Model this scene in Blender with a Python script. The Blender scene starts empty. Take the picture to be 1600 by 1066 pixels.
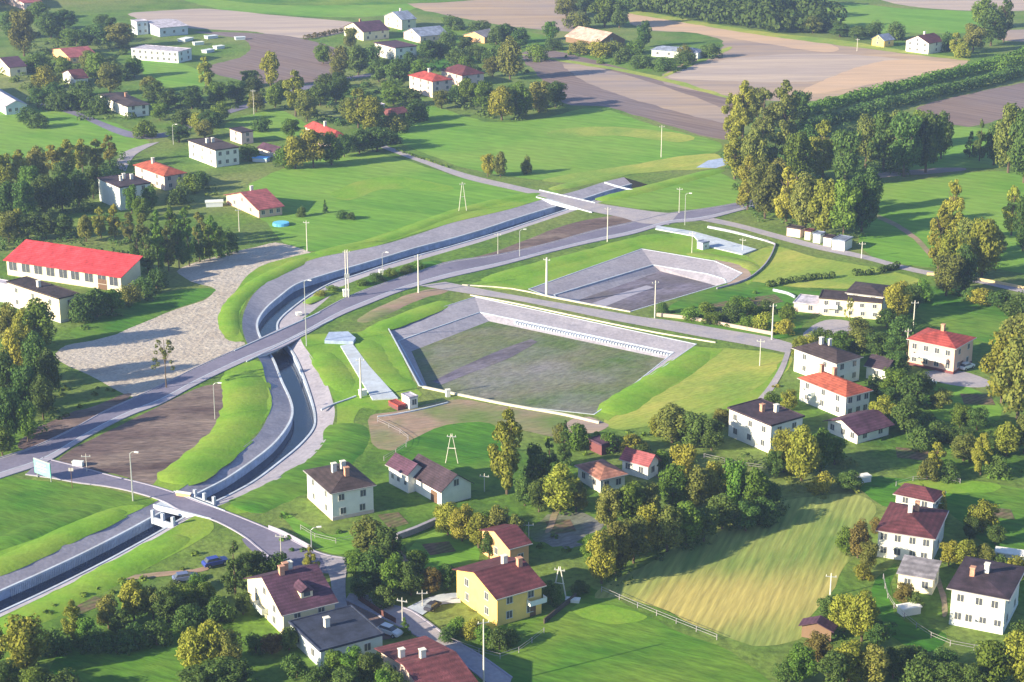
import bpy, bmesh, math, random
from mathutils import Vector, noise
from mathutils.geometry import delaunay_2d_cdt
R = math.radians
rnd = random.Random(7)
scn = bpy.context.scene
COL = scn.collection

# ---------------------------------------------------------------- camera, sky, sun, exposure
CAM_H, PITCH, F = 146.0, R(18.0), 2870.0          # camera height (m), tilt, focal length in photo pixels (1600 wide)
SUN_AZ, SUN_EL = 27.0, 20.0                       # sun from the left, a little behind the camera
cam = bpy.data.cameras.new('camera'); camo = bpy.data.objects.new('camera', cam); COL.objects.link(camo)
camo.location = (0, 0, CAM_H); camo.rotation_euler = (R(90) - PITCH, 0, 0)
cam.sensor_width = 36; cam.lens = 36 * F / 1600; cam.clip_start = 1; cam.clip_end = 12000
scn.camera = camo
w = bpy.data.worlds.new('World'); scn.world = w; w.use_nodes = True
nt = w.node_tree; bg = nt.nodes['Background']
sky = nt.nodes.new('ShaderNodeTexSky'); sky.sky_type = 'NISHITA'; sky.sun_disc = False
sky.sun_elevation = R(SUN_EL); sky.sun_rotation = R(270 - SUN_AZ); sky.air_density = 1.0; sky.dust_density = 0.6; sky.ozone_density = 3.0
nt.links.new(sky.outputs[0], bg.inputs[0]); bg.inputs[1].default_value = 0.08
sl = bpy.data.lights.new('sun', 'SUN'); sl.energy = 5.0; sl.angle = R(0.6); sl.color = (1.0, 0.85, 0.57)
so = bpy.data.objects.new('sun', sl); COL.objects.link(so)
sd = Vector((-math.cos(R(SUN_AZ)) * math.cos(R(SUN_EL)), -math.sin(R(SUN_AZ)) * math.cos(R(SUN_EL)), math.sin(R(SUN_EL))))
so.rotation_euler = sd.to_track_quat('Z', 'Y').to_euler(); so.location = (-300, -100, 300)
scn.view_settings.view_transform = 'Standard'; scn.view_settings.look = 'None'
scn.view_settings.exposure = 1.5; scn.view_settings.gamma = 1
scn.render.engine = 'CYCLES'

# ---------------------------------------------------------------- helpers
CP, SP = math.cos(PITCH), math.sin(PITCH)
def G(px, py, z=0.0):
    """the point of the level z that stands at this place of the photograph"""
    a = (px - 800) / F; b = (533 - py) / F
    dx, dy, dz = a, CP + b * SP, -SP + b * CP
    t = (z - CAM_H) / dz
    return Vector((dx * t, dy * t, z))
def hs(py): return (py + 399.6) * CP / CAM_H      # pixels per metre across, at ground row py
def vs(py):                                       # pixels per metre of height
    dep = PITCH + math.atan((py - 533) / F)
    return hs(py) * math.cos(dep) / math.cos(dep - PITCH)

def tag(o, label=None, cat=None, group=None, kind=None):
    if label: o['label'] = label
    if cat: o['category'] = cat
    if group: o['group'] = group
    if kind: o['kind'] = kind
    return o
def link(o, parent=None):
    COL.objects.link(o)
    if parent: o.parent = parent
    return o
def mobj(name, verts, faces, mat, parent=None, smooth=False):
    me = bpy.data.meshes.new(name); me.from_pydata([tuple(v) for v in verts], [], faces); me.update()
    for m in (mat if isinstance(mat, (list, tuple)) else [mat]): me.materials.append(m)
    if smooth: me.polygons.foreach_set('use_smooth', [True] * len(me.polygons))
    return link(bpy.data.objects.new(name, me), parent)
def empty(name, loc, rz=0, **k):
    o = bpy.data.objects.new(name, None); o.empty_display_size = 1; o.location = loc; o.rotation_euler = (0, 0, rz); link(o)
    tag(o, **k); return o

class MB:
    def __init__(s): s.v = []; s.f = []
    def add(s, vs_, fs):
        n = len(s.v); s.v += [tuple(v) for v in vs_]; s.f += [tuple(n + i for i in f) for f in fs]; return s
    def box(s, x0, x1, y0, y1, z0, z1):
        return s.add([(x0,y0,z0),(x1,y0,z0),(x1,y1,z0),(x0,y1,z0),(x0,y0,z1),(x1,y0,z1),(x1,y1,z1),(x0,y1,z1)],
                     [(3,2,1,0),(4,5,6,7),(0,1,5,4),(1,2,6,5),(2,3,7,6),(3,0,4,7)])
    def tube(s, pts, r0, r1=None, n=8):
        r1 = r0 if r1 is None else r1
        pts = [Vector(p) for p in pts]; rings = []
        for i, p in enumerate(pts):
            d = (pts[min(i+1, len(pts)-1)] - pts[max(i-1, 0)]).normalized()
            a = d.orthogonal().normalized(); b = d.cross(a); r = r0 + (r1 - r0) * i / (len(pts) - 1)
            rings.append([p + (a * math.cos(2*math.pi*k/n) + b * math.sin(2*math.pi*k/n)) * r for k in range(n)])
        vs_ = [v for q in rings for v in q]; fs = []
        for i in range(len(pts) - 1):
            for k in range(n):
                fs.append((i*n+k, i*n+(k+1) % n, (i+1)*n+(k+1) % n, (i+1)*n+k))
        fs.append(tuple(range(n))[::-1]); fs.append(tuple((len(pts)-1)*n + k for k in range(n)))
        return s.add(vs_, fs)
    def prism(s, poly, z0, z1):
        n = len(poly)
        return s.add([(p[0], p[1], z0) for p in poly] + [(p[0], p[1], z1) for p in poly],
                     [tuple(range(n))[::-1], tuple(range(n, 2*n))] + [(i, (i+1) % n, n+(i+1) % n, n+i) for i in range(n)])
    def build(s, name, mat, parent=None, smooth=False): return mobj(name, s.v, s.f, mat, parent, smooth)

def catmull(pts, k=5, closed=False):
    n = len(pts); out = []
    rng = range(n) if closed else range(n - 1)
    for i in rng:
        if closed: p0, p1, p2, p3 = pts[(i-1) % n], pts[i], pts[(i+1) % n], pts[(i+2) % n]
        else: p0, p1, p2, p3 = pts[max(i-1, 0)], pts[i], pts[i+1], pts[min(i+2, n-1)]
        for j in range(k):
            t = j / k
            out.append(0.5 * ((2*p1) + (p2-p0)*t + (2*p0-5*p1+4*p2-p3)*t*t + (3*p1-p0-3*p2+p3)*t*t*t))
    if not closed: out.append(pts[-1])
    return out
def resample(pts, n):
    L = [0]
    for a, b in zip(pts, pts[1:]): L.append(L[-1] + (b - a).length)
    out = []; j = 0
    for i in range(n):
        t = L[-1] * i / (n - 1)
        while j < len(pts) - 2 and L[j+1] < t: j += 1
        q = (t - L[j]) / max(L[j+1] - L[j], 1e-9); out.append(pts[j].lerp(pts[j+1], q))
    return out
def in_poly(x, y, P):
    c = False; j = len(P) - 1
    for i in range(len(P)):
        if (P[i][1] > y) != (P[j][1] > y) and x < (P[j][0]-P[i][0]) * (y-P[i][1]) / (P[j][1]-P[i][1]) + P[i][0]: c = not c
        j = i
    return c
HOLES = []
def flat_sheet(name, outer, z, mat, holes=True):
    """a level sheet filling `outer`, cut open where the channel and the basins are"""
    vs_ = [Vector((p[0], p[1])) for p in outer]; es = [(i, (i+1) % len(outer)) for i in range(len(outer))]
    if holes:
        for H in HOLES:
            n = len(vs_); vs_ += [Vector((p[0], p[1])) for p in H]; es += [(n+i, n+(i+1) % len(H)) for i in range(len(H))]
    V, E, Fc, *_ = delaunay_2d_cdt(vs_, es, [], 0, 1e-4)
    fs = []
    for f in Fc:
        cx = sum(V[i][0] for i in f) / 3; cy = sum(V[i][1] for i in f) / 3
        if not in_poly(cx, cy, outer): continue
        if holes and any(in_poly(cx, cy, H) for H in HOLES): continue
        fs.append(tuple(f))
    used = sorted({i for f in fs for i in f}); m = {i: k for k, i in enumerate(used)}
    return mobj(name, [(V[i][0], V[i][1], z) for i in used], [tuple(m[i] for i in f) for f in fs], mat)
def rough_edge(pts, amp=0.6, step=3.0):
    out = []
    n = len(pts)
    for i in range(n):
        a, b = pts[i], pts[(i+1) % n]; k = max(1, int((b-a).length / step))
        for j in range(k):
            p = a.lerp(b, j / k); q = noise.noise_vector(Vector((p.x*.09, p.y*.09, 0))) * amp * 2.2 + noise.noise_vector(Vector((p.x*.5, p.y*.5, 3))) * amp
            out.append(Vector((p.x + q.x, p.y + q.y, 0)))
    return out
lev_n = [0]
def sheet(name, px, level, mat, label, amp=0.6, smooth=True, holes=True, z0=0.0):
    pts = [G(x, y, z0) for x, y in px]
    for p in pts: p.z = 0
    if smooth: pts = catmull(pts, 4, True)
    if amp: pts = rough_edge(pts, amp)
    lev_n[0] += 1
    o = flat_sheet(name, pts, z0 + 0.012 * level + 0.0002 * lev_n[0], mat, holes)
    return tag(o, label, name.replace('_', ' '), kind='structure')

# ---------------------------------------------------------------- materials
MATS = {}
def mat(name, c1, c2=None, scale=0.2, c3=None, scale3=0.02, rough=0.9, bump=0.0, bscale=1.0, coord='world', stretch=None, detail=6, spec=0.25, var=0.0, metallic=0, contrast=(0.35, 0.65), speck=0.0, sscale=1.1, rows=None, blob=None):
    if name in MATS: return MATS[name]
    m = bpy.data.materials.new(name); m.use_nodes = True; t = m.node_tree; N = t.nodes; L = t.links
    b = N['Principled BSDF']; b.inputs['Roughness'].default_value = rough; b.inputs['Specular IOR Level'].default_value = spec; b.inputs['Metallic'].default_value = metallic
    if coord == 'world': tc = N.new('ShaderNodeNewGeometry').outputs['Position']
    else: tc = N.new('ShaderNodeTexCoord').outputs['Object']
    if stretch:
        mp = N.new('ShaderNodeMapping'); mp.vector_type = 'TEXTURE'; mp.inputs['Rotation'].default_value = (0, 0, R(stretch[0])); mp.inputs['Scale'].default_value = (1/stretch[1], 1/stretch[2], 1)
        L.new(tc, mp.inputs[0]); tc2 = mp.outputs[0]
    else: tc2 = tc
    col = None
    def nz(sc, src, lo, hi, det=detail):
        n = N.new('ShaderNodeTexNoise'); n.inputs['Scale'].default_value = sc; n.inputs['Detail'].default_value = det; n.inputs['Roughness'].default_value = 0.62
        L.new(src, n.inputs['Vector'])
        r = N.new('ShaderNodeMapRange'); r.inputs[1].default_value = lo; r.inputs[2].default_value = hi; L.new(n.outputs[0], r.inputs[0]); return r.outputs[0]
    if c2:
        mx = N.new('ShaderNodeMix'); mx.data_type = 'RGBA'; mx.inputs[6].default_value = (*c1, 1); mx.inputs[7].default_value = (*c2, 1)
        L.new(nz(scale, tc2, *contrast), mx.inputs[0]); col = mx.outputs[2]
    if c3:
        mx = N.new('ShaderNodeMix'); mx.data_type = 'RGBA'; mx.inputs[7].default_value = (*c3, 1); L.new(col, mx.inputs[6])
        L.new(nz(scale3, tc, 0.42, 0.68, 4), mx.inputs[0]); col = mx.outputs[2]
    if blob:      # a zone of another colour with a soft, uneven edge: centre, radii, colour
        (bx, by), (ra, rb_), bc = blob
        mb = N.new('ShaderNodeMapping'); mb.vector_type = 'TEXTURE'; mb.inputs['Location'].default_value = (bx, by, 0); mb.inputs['Rotation'].default_value = (0, 0, R(25)); mb.inputs['Scale'].default_value = (ra, rb_, 1000); L.new(tc, mb.inputs[0])
        ln_ = N.new('ShaderNodeVectorMath'); ln_.operation = 'LENGTH'; L.new(mb.outputs[0], ln_.inputs[0])
        ad = N.new('ShaderNodeMath'); ad.operation = 'ADD'; L.new(ln_.outputs['Value'], ad.inputs[0])
        mm = N.new('ShaderNodeMath'); mm.operation = 'MULTIPLY'; mm.inputs[1].default_value = .9; L.new(nz(.06, tc2, .3, .7), mm.inputs[0]); L.new(mm.outputs[0], ad.inputs[1])
        r4 = N.new('ShaderNodeMapRange'); r4.interpolation_type = 'SMOOTHSTEP'; r4.inputs[1].default_value = .75; r4.inputs[2].default_value = 1.6; r4.inputs[3].default_value = 1; r4.inputs[4].default_value = 0; L.new(ad.outputs[0], r4.inputs[0])
        mx = N.new('ShaderNodeMix'); mx.data_type = 'RGBA'; L.new(r4.outputs[0], mx.inputs[0]); L.new(col, mx.inputs[6]); mx.inputs[7].default_value = (*bc, 1); col = mx.outputs[2]
    if speck:
        h2 = N.new('ShaderNodeHueSaturation'); L.new(col, h2.inputs['Color']); r2 = N.new('ShaderNodeMapRange'); r2.inputs[3].default_value = 1 - speck; r2.inputs[4].default_value = 1 + speck
        L.new(nz(sscale, tc2, .3, .7, 3), r2.inputs[0]); L.new(r2.outputs[0], h2.inputs['Value']); col = h2.outputs[0]
    if rows:
        ang, per, amt = rows
        wv = N.new('ShaderNodeTexWave'); wv.wave_type = 'BANDS'; wv.bands_direction = 'Z' if ang == 'Z' else 'Y'; wv.inputs['Scale'].default_value = 0.314 / per * (1 if True else 1); wv.inputs['Distortion'].default_value = 0.4 if ang == 'Z' else 3.0; wv.inputs['Detail'].default_value = 2; wv.inputs['Detail Scale'].default_value = .4
        if ang == 'Z': L.new(tc, wv.inputs['Vector'])
        else:
            mq = N.new('ShaderNodeMapping'); mq.vector_type = 'TEXTURE'; mq.inputs['Rotation'].default_value = (0, 0, R(ang)); L.new(tc, mq.inputs[0]); L.new(mq.outputs[0], wv.inputs['Vector'])
        h3 = N.new('ShaderNodeHueSaturation'); L.new(col, h3.inputs['Color']); r3 = N.new('ShaderNodeMapRange'); r3.inputs[3].default_value = 1 - amt; r3.inputs[4].default_value = 1 + amt; L.new(wv.outputs['Fac'], r3.inputs[0]); L.new(r3.outputs[0], h3.inputs['Value']); col = h3.outputs[0]
    if var:
        oi = N.new('ShaderNodeObjectInfo'); hv = N.new('ShaderNodeHueSaturation')
        if col: L.new(col, hv.inputs['Color'])
        else: hv.inputs['Color'].default_value = (*c1, 1)
        mr = N.new('ShaderNodeMapRange'); mr.inputs[3].default_value = 1 - var; mr.inputs[4].default_value = 1 + var; L.new(oi.outputs['Random'], mr.inputs[0]); L.new(mr.outputs[0], hv.inputs['Value'])
        col = hv.outputs[0]
    if col: L.new(col, b.inputs['Base Color'])
    else: b.inputs['Base Color'].default_value = (*c1, 1)
    if bump:
        n = N.new('ShaderNodeTexNoise'); n.inputs['Scale'].default_value = bscale; n.inputs['Detail'].default_value = 5; L.new(tc2, n.inputs['Vector'])
        bp = N.new('ShaderNodeBump'); bp.inputs['Distance'].default_value = bump; bp.inputs['Strength'].default_value = 1; L.new(n.outputs[0], bp.inputs['Height']); L.new(bp.outputs[0], b.inputs['Normal'])
    MATS[name] = m; return m

def leafmat(name, c1, c2):
    m = bpy.data.materials.new(name); m.use_nodes = True; t = m.node_tree; N = t.nodes; L = t.links
    b = N['Principled BSDF']; b.inputs['Roughness'].default_value = 0.75; b.inputs['Specular IOR Level'].default_value = 0.15
    g = N.new('ShaderNodeNewGeometry'); oi = N.new('ShaderNodeObjectInfo')
    mx = N.new('ShaderNodeMix'); mx.data_type = 'RGBA'; mx.inputs[6].default_value = (*c1, 1); mx.inputs[7].default_value = (*c2, 1)
    L.new(g.outputs['Random Per Island'], mx.inputs[0])
    hv = N.new('ShaderNodeHueSaturation'); L.new(mx.outputs[2], hv.inputs['Color'])
    a = N.new('ShaderNodeMapRange'); a.inputs[3].default_value = 0.78; a.inputs[4].default_value = 1.25; L.new(oi.outputs['Random'], a.inputs[0]); L.new(a.outputs[0], hv.inputs['Value'])
    q = N.new('ShaderNodeMath'); q.operation = 'MULTIPLY'; q.inputs[1].default_value = 7.31; L.new(oi.outputs['Random'], q.inputs[0])
    q2 = N.new('ShaderNodeMath'); q2.operation = 'FRACT'; L.new(q.outputs[0], q2.inputs[0])
    a2 = N.new('ShaderNodeMapRange'); a2.inputs[3].default_value = 0.475; a2.inputs[4].default_value = 0.515; L.new(q2.outputs[0], a2.inputs[0]); L.new(a2.outputs[0], hv.inputs['Hue'])
    L.new(hv.outputs[0], b.inputs['Base Color'])
    tr = N.new('ShaderNodeBsdfTranslucent'); L.new(hv.outputs[0], tr.inputs[0])
    ms = N.new('ShaderNodeMixShader'); ms.inputs[0].default_value = 0.32; L.new(b.outputs[0], ms.inputs[1]); L.new(tr.outputs[0], ms.inputs[2])
    L.new(ms.outputs[0], N['Material Output'].inputs[0]); return m
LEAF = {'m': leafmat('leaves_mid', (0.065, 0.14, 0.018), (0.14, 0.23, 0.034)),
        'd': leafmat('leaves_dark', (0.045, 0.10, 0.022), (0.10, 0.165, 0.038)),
        'y': leafmat('leaves_golden', (0.17, 0.20, 0.022), (0.30, 0.31, 0.05)),
        'o': leafmat('leaves_olive', (0.11, 0.14, 0.03), (0.20, 0.215, 0.05)),
        'r': leafmat('leaves_rust', (0.12, 0.10, 0.028), (0.18, 0.14, 0.04))}
BARK = mat('bark', (0.12, 0.09, 0.06), (0.07, 0.05, 0.04), 3, bump=0.05, bscale=6, coord='obj')

M_ground = mat('ground_rough_grass', (0.038, 0.105, 0.010), (0.10, 0.19, 0.020), 0.07, (0.17, 0.20, 0.06), 0.016, bump=0.3, bscale=0.5, speck=.32, sscale=.7, contrast=(.3,.62))
M_meadow = mat('meadow_grass', (0.080, 0.215, 0.018), (0.135, 0.29, 0.030), 0.05, (0.18, 0.29, 0.045), 0.014, bump=0.12, bscale=0.6, stretch=(-28, 0.25, 1.6), rows=(-32, 5, .06), speck=.22, sscale=.6)
M_lawn = mat('lawn_grass', (0.024, 0.115, 0.006), (0.062, 0.185, 0.012), 0.07, (0.15, 0.23, 0.03), 0.022, bump=0.12, bscale=0.9, stretch=(-28, 0.4, 1.5), rows=(-25, 3.5, .07), speck=.27, sscale=.7)
M_bank = mat('embankment_grass', (0.10, 0.24, 0.015), (0.16, 0.31, 0.025), 0.12, (0.21, 0.29, 0.04), 0.05, bump=0.08, bscale=1.2, speck=.12, sscale=1.0)
M_dry = mat('dry_grass', (0.22, 0.30, 0.045), (0.38, 0.37, 0.085), 0.07, (0.13, 0.25, 0.035), 0.022, bump=0.15, bscale=0.7, stretch=(35, 0.4, 1.6), speck=.22)
M_hay = mat('mown_hay', (0.40, 0.35, 0.11), (0.31, 0.32, 0.085), 0.35, (0.24, 0.29, 0.07), 0.03, bump=0.25, bscale=0.5, stretch=(70, 0.10, 1.1), rows=(72, 1.5, .08), speck=.15, sscale=1.2, contrast=(.4,.6))
M_hayg = mat('mown_green_hay', (0.12, 0.20, 0.045), (0.22, 0.27, 0.07), 0.35, (0.27, 0.30, 0.09), .025, bump=0.25, bscale=0.5, stretch=(70, 0.10, 1.1), rows=(72, 1.5, .09), speck=.2, blob=(tuple(G(1150,940).xy), (30, 15), (.40, .34, .11)), sscale=1.2, contrast=(.4,.6))
M_plough = mat('ploughed_earth', (0.15, 0.105, 0.11), (0.215, 0.16, 0.145), 0.12, (0.17, 0.14, 0.165), 0.010, bump=0.3, bscale=0.4, stretch=(-48, 0.06, 1.4), rows=(-48, 4, .07), speck=.2, sscale=.6)
M_stub = mat('stubble', (0.44, 0.32, 0.22), (0.24, 0.19, 0.19), 0.06, (0.26, 0.225, 0.25), 0.008, bump=0.15, bscale=0.4, stretch=(2, 0.05, 1.2), rows=(2, 3, .05), speck=.16, sscale=.6)
M_stub2 = mat('pale_stubble', (0.46, 0.37, 0.32), (0.31, 0.26, 0.27), 0.07, bump=0.15, bscale=0.4, stretch=(5, 0.06, 1.2), rows=(5, 3, .05), speck=.14, sscale=.6)
M_dirt = mat('bare_earth', (0.07, 0.045, 0.05), (0.23, 0.18, 0.165), 0.09, (0.11, 0.075, 0.085), 0.035, bump=0.6, bscale=0.5, stretch=(12, 0.35, 1.3), speck=.35)
M_dirt2 = mat('sandy_earth', (0.33, 0.22, 0.17), (0.24, 0.19, 0.16), 0.15, (0.12, 0.18, 0.05), 0.04, bump=0.3, bscale=0.5, stretch=(20, 0.3, 1.8), speck=.25)
M_gravel = mat('gravel_yard', (0.45, 0.405, 0.37), (0.36, 0.315, 0.29), 0.16, (0.42, 0.39, 0.39), 0.03, bump=0.4, bscale=0.8, stretch=(35, 0.8, 1.3), contrast=(0.4, 0.62), speck=.26, sscale=1.6)
M_road = mat('asphalt', (0.155, 0.150, 0.235), (0.205, 0.195, 0.285), 0.15, (0.135, 0.13, 0.205), 0.03, rough=0.85, bump=0.01, bscale=3, speck=.12)
M_lane = mat('pale_road_surface', (0.28, 0.27, 0.34), (0.36, 0.33, 0.37), 0.2, rough=0.9, bump=0.02, bscale=2, speck=.12)
M_pave = mat('paving', (0.33, 0.32, 0.42), (0.27, 0.265, 0.36), 0.6, rough=0.9, bump=0.01, bscale=3)
M_conc = mat('pale_concrete', (0.50, 0.57, 0.70), (0.40, 0.46, 0.58), 0.5, (0.38, 0.42, 0.50), .15, rough=0.8, bump=0.02, bscale=2, speck=.1)
M_slab = mat('concrete_slabs', (0.33, 0.32, 0.40), (0.25, 0.245, 0.32), 0.22, (0.27, 0.255, 0.32), 0.05, rough=0.9, bump=0.05, bscale=1.2, speck=.16, sscale=1.1)
M_wallc = mat('channel_wall_concrete', (0.38, 0.47, 0.68), (0.27, 0.34, 0.52), 0.4, rough=0.75, bump=0.02, bscale=2, speck=.15)
M_water = mat('channel_water', (0.02, 0.03, 0.06), (0.035, 0.05, 0.10), 0.2, rough=0.08, spec=0.6, bump=0.02, bscale=1.5)
M_floor = mat('basin_floor_weeds', (0.07, 0.13, 0.03), (0.15, 0.155, 0.10), 0.06, (0.21, 0.20, 0.24), 0.025, bump=0.35, bscale=0.6, stretch=(35, 0.5, 1.3), speck=.3)
M_floor2 = mat('basin_floor_mud', (0.09, 0.08, 0.125), (0.19, 0.175, 0.26), 0.12, (0.12, 0.11, 0.12), 0.04, bump=0.3, bscale=0.6, stretch=(35, 0.4, 1.4), speck=.3)

# ---------------------------------------------------------------- the channel and the two basins (cut into the ground)
WL = [(987,288),(952,298),(906,313),(858,326),(800,344),(755,359),(704,374),(653,387),(603,402),(552,417),(501,432),(463,445),(438,463),(415,483),(402.5,503),(404,521),(415,543),(428,565),(440,596),(453,624),(457,644),(451,664),(430,692),(400,717),(355,748),(317,768),(278,788),(240,808),(192,834),(127,867),(63,897),(0,925),(-80,962),(-160,1000)]
OL = [(975,277),(945,284),(901,298),(850,311),(800,326),(755,337),(704,349),(653,366),(603,381),(552,392),(501,402),(466,414),(430,433),(400,455),(382,486),(379,515),(390,543),(408,566),(415,593),(425,626),(418,652),(400,682),(367,707),(329,730),(289,760),(255,778),(220,796),(152,826),(76,864),(10,894),(-40,915),(-80,932),(-120,950),(-160,968)]
WR = [(1003,293),(965,303),(915,319),(868,334),(800,357),(755,371),(704,386),(653,400),(603,415),(552,432),(520,442),(490,458),(462,478),(440,497),(433,511),(440,530),(458,553),(473,586),(486,624),(492,652),(489,672),(468,697),(438,722),(400,751),(367,770),(339,784),(300,803),(268,821),(228,844),(162,880),(76,923),(0,958),(-80,995),(-160,1035)]
OR = [(1017,290),(975,304),(925,320),(875,337),(800,362),(755,377),(704,392),(653,407),(603,422),(552,440),(528,452),(508,470),(490,485),(472,499),(466,512),(472,535),(486,556),(506,588),(519,624),(523,649),(512,682),(489,712),(453,738),(405,764),(372,779),(345,789),(305,806),(276,822),(234,846),(168,883),(82,926),(5,962),(-75,1000),(-155,1040)]
OL = OL[:29] + [(10,894),(-40,915),(-80,932),(-120,950),(-160,968)][:5]
assert len(WL) == len(OL) - 0 or True
n_ = min(len(WL), len(OL), len(WR), len(OR)); WL, OL, WR, OR = WL[:n_], OL[:n_], WR[:n_], OR[:n_]
K = 5; ZW, ZB = -1.2, -3.0
wl = catmull([G(x, y, ZW) for x, y in WL], K); ol = catmull([G(x, y, 0) for x, y in OL], K)
wr = catmull([G(x, y, ZW) for x, y in WR], K); orr = catmull([G(x, y, 0) for x, y in OR], K)
HOLES.append([Vector((p.x, p.y)) for p in ol] + [Vector((p.x, p.y)) for p in orr[::-1]])
B2T = [(604,508),(742,464),(1088,538),(928,648),(800,634),(655,603)]
B2I = [(622,533),(750,488),(1053,551),(924,654),(800,641),(664,608)]
B1T = [(826,452),(1003,389),(1117,408),(1160,427),(1140,441),(985,487),(851,461)]
B1I = [(866,461),(1020,414),(1105,428),(1132,436),(1137,447),(985,494),(873,472)]
for T in (B2T, B1T): HOLES.append([G(x, y).xy for x, y in T])

def strip(name, A, B, m, parent=None, smooth=True):
    n = len(A); return mobj(name, list(A) + list(B), [(i, i+1, n+i+1, n+i) for i in range(n-1)], m, parent, smooth)
def dz(P, z): return [Vector((p.x, p.y, z)) for p in P]
def kerb(name, pts, wid, z0, z1, m, parent=None, closed=False):
    """a low concrete edge that follows a line"""
    n = len(pts); vs_ = []; fs = []
    for i, p in enumerate(pts):
        a = pts[(i-1) % n] if closed or i else pts[0]; b = pts[(i+1) % n] if closed or i < n-1 else pts[-1]
        d = Vector((b.x-a.x, b.y-a.y)).normalized(); q = Vector((-d.y, d.x)) * wid / 2
        for s, z in ((1, z0), (1, z1), (-1, z1), (-1, z0)): vs_.append((p.x + q.x*s, p.y + q.y*s, z))
    for i in range(n if closed else n-1):
        j = (i+1) % n
        for k in range(4): fs.append((i*4+k, i*4+(k+1) % 4, j*4+(k+1) % 4, j*4+k))
    if not closed: fs += [(0, 1, 2, 3), tuple((n-1)*4 + k for k in (3, 2, 1, 0))]
    return mobj(name, vs_, fs, m, parent)
def lineG(px, k=4, z=0): return catmull([G(x, y, z) for x, y in px], k)

ch = empty('drainage_channel', G(457, 644), label='long curving concrete drainage channel with dark water running beneath three roads', cat='channel')
def sub(o): 
    o.parent = ch; o.location = -ch.location; return o
sub(strip('side_slope', ol, wl, M_slab)); sub(strip('side_slope', wr, orr, M_slab))
sub(strip('channel_wall', wl, dz(wl, ZB-.3), M_wallc)); sub(strip('channel_wall', dz(wr, ZB-.3), wr, M_wallc))
sub(kerb('coping', wl, 0.5, ZW-.1, ZW+.28, M_conc)); sub(kerb('coping', wr, 0.5, ZW-.1, ZW+.28, M_conc))
# ribs on the tall wall of the lowest stretch
rib = bpy.data.meshes.new('wall_rib'); q_ = MB().box(-.11, .11, 0, .16, ZB, ZW-.1); rib.from_pydata(q_.v, [], q_.f); rib.materials.append(M_conc)
seg = resample(wl[27*K:31*K], 90)
for a, b in zip(seg, seg[1:]):
    d = (b-a).normalized(); q = Vector((-d.y, d.x, 0)); sg = 1 if q.dot(wr[28*K]-wl[28*K]) > 0 else -1
    o = bpy.data.objects.new('wall_rib', rib); link(o, ch); o.location = Vector((a.x, a.y, 0)) - ch.location; o.rotation_euler = (0, 0, math.atan2(d.y, d.x) + (0 if sg > 0 else math.pi))
wt = strip('channel_water', dz(wl, ZB), dz(wr, ZB), M_water); tag(wt, 'dark still water in the bed of the concrete channel', 'water', kind='structure')

def basin(T, I, label, fm, Fl, ribs=None, zi=-1.5, zf=-3.0):
    t = [G(x, y) for x, y in T]; i_ = [G(x, y, zi) for x, y in I]; f_ = [G(x, y, zf) for x, y in Fl]; n = len(t)
    c = sum(t, Vector()) / n; root = empty('retention_basin', c, label=label, cat='basin')
    def ring(name, A, B, m):
        o = mobj(name, A + B, [(k, (k+1) % n, n+(k+1) % n, n+k) for k in range(n)], m, root); o.location = -c; return o
    ring('paved_slope', t, i_, M_slab); ring('lower_slope', i_, f_, M_slab)
    for nm, P, ww, z0, z1 in (('inner_coping', i_, 0.42, zi-.2, zi+.12), ('rim_edging', t, 0.34, -.2, .08)):
        o = kerb(nm, P, ww, z0, z1, M_conc, root, True); o.location = -c
    o = flat_sheet('basin_floor', [p.xy for p in f_], zf, fm, False); o.parent = root; o.location = -c
    if ribs:
        a, b = i_[ribs[0]], i_[ribs[1]]; k = 58; a = a.lerp(b, .2); d = (b-a).normalized(); q = Vector((-d.y, d.x, 0)); sg = 1 if q.dot(c-a) > 0 else -1; wd = (b-a).length / k * .27
        x = MB().box(-wd, wd, 0, 1.5, zf-.1, zi-.15); me = bpy.data.meshes.new('buttress'); me.from_pydata(x.v, [], x.f); me.materials.append(M_conc)
        for j in range(k):
            p = a.lerp(b, (j+.5)/k); o = bpy.data.objects.new('buttress', me); link(o, root); o.location = Vector((p.x-c.x, p.y-c.y, 0)); o.rotation_euler = (0, 0, math.atan2(d.y, d.x) + (0 if sg > 0 else math.pi))
    return root
basin(B2T, B2I, 'large lower retention basin with weedy grey floor and pale ribbed far wall', M_floor, [(643,549),(764,502),(1046,562),(926,665),(800,652),(670,610)], (1, 2), -1.1, -2.3)
basin(B1T, B1I, 'smaller upper retention basin with dark muddy floor near the crossroads', M_floor2, [(906,468),(1032,424),(1096,440),(1120,447),(1122,458),(985,503),(905,484)])
o = strip('basin_path', catmull([G(x, y, -2.27) for x, y in [(676,596),(712,578),(760,556),(800,540),(830,530)]], 4), catmull([G(x, y, -2.27) for x, y in [(690,601),(735,583),(790,562),(822,545),(840,534)]], 4), M_floor2)
tag(o, 'pale track crossing the floor of the large basin', 'track', kind='structure')
o = strip('basin_track', catmull([G(x, y, -2.97) for x, y in [(925,474),(965,460),(1010,446)]], 4), catmull([G(x, y, -2.97) for x, y in [(945,479),(985,463),(1022,449)]], 4), M_pave)
tag(o, 'pale strip on the floor of the small basin', 'track', kind='structure')

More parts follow.
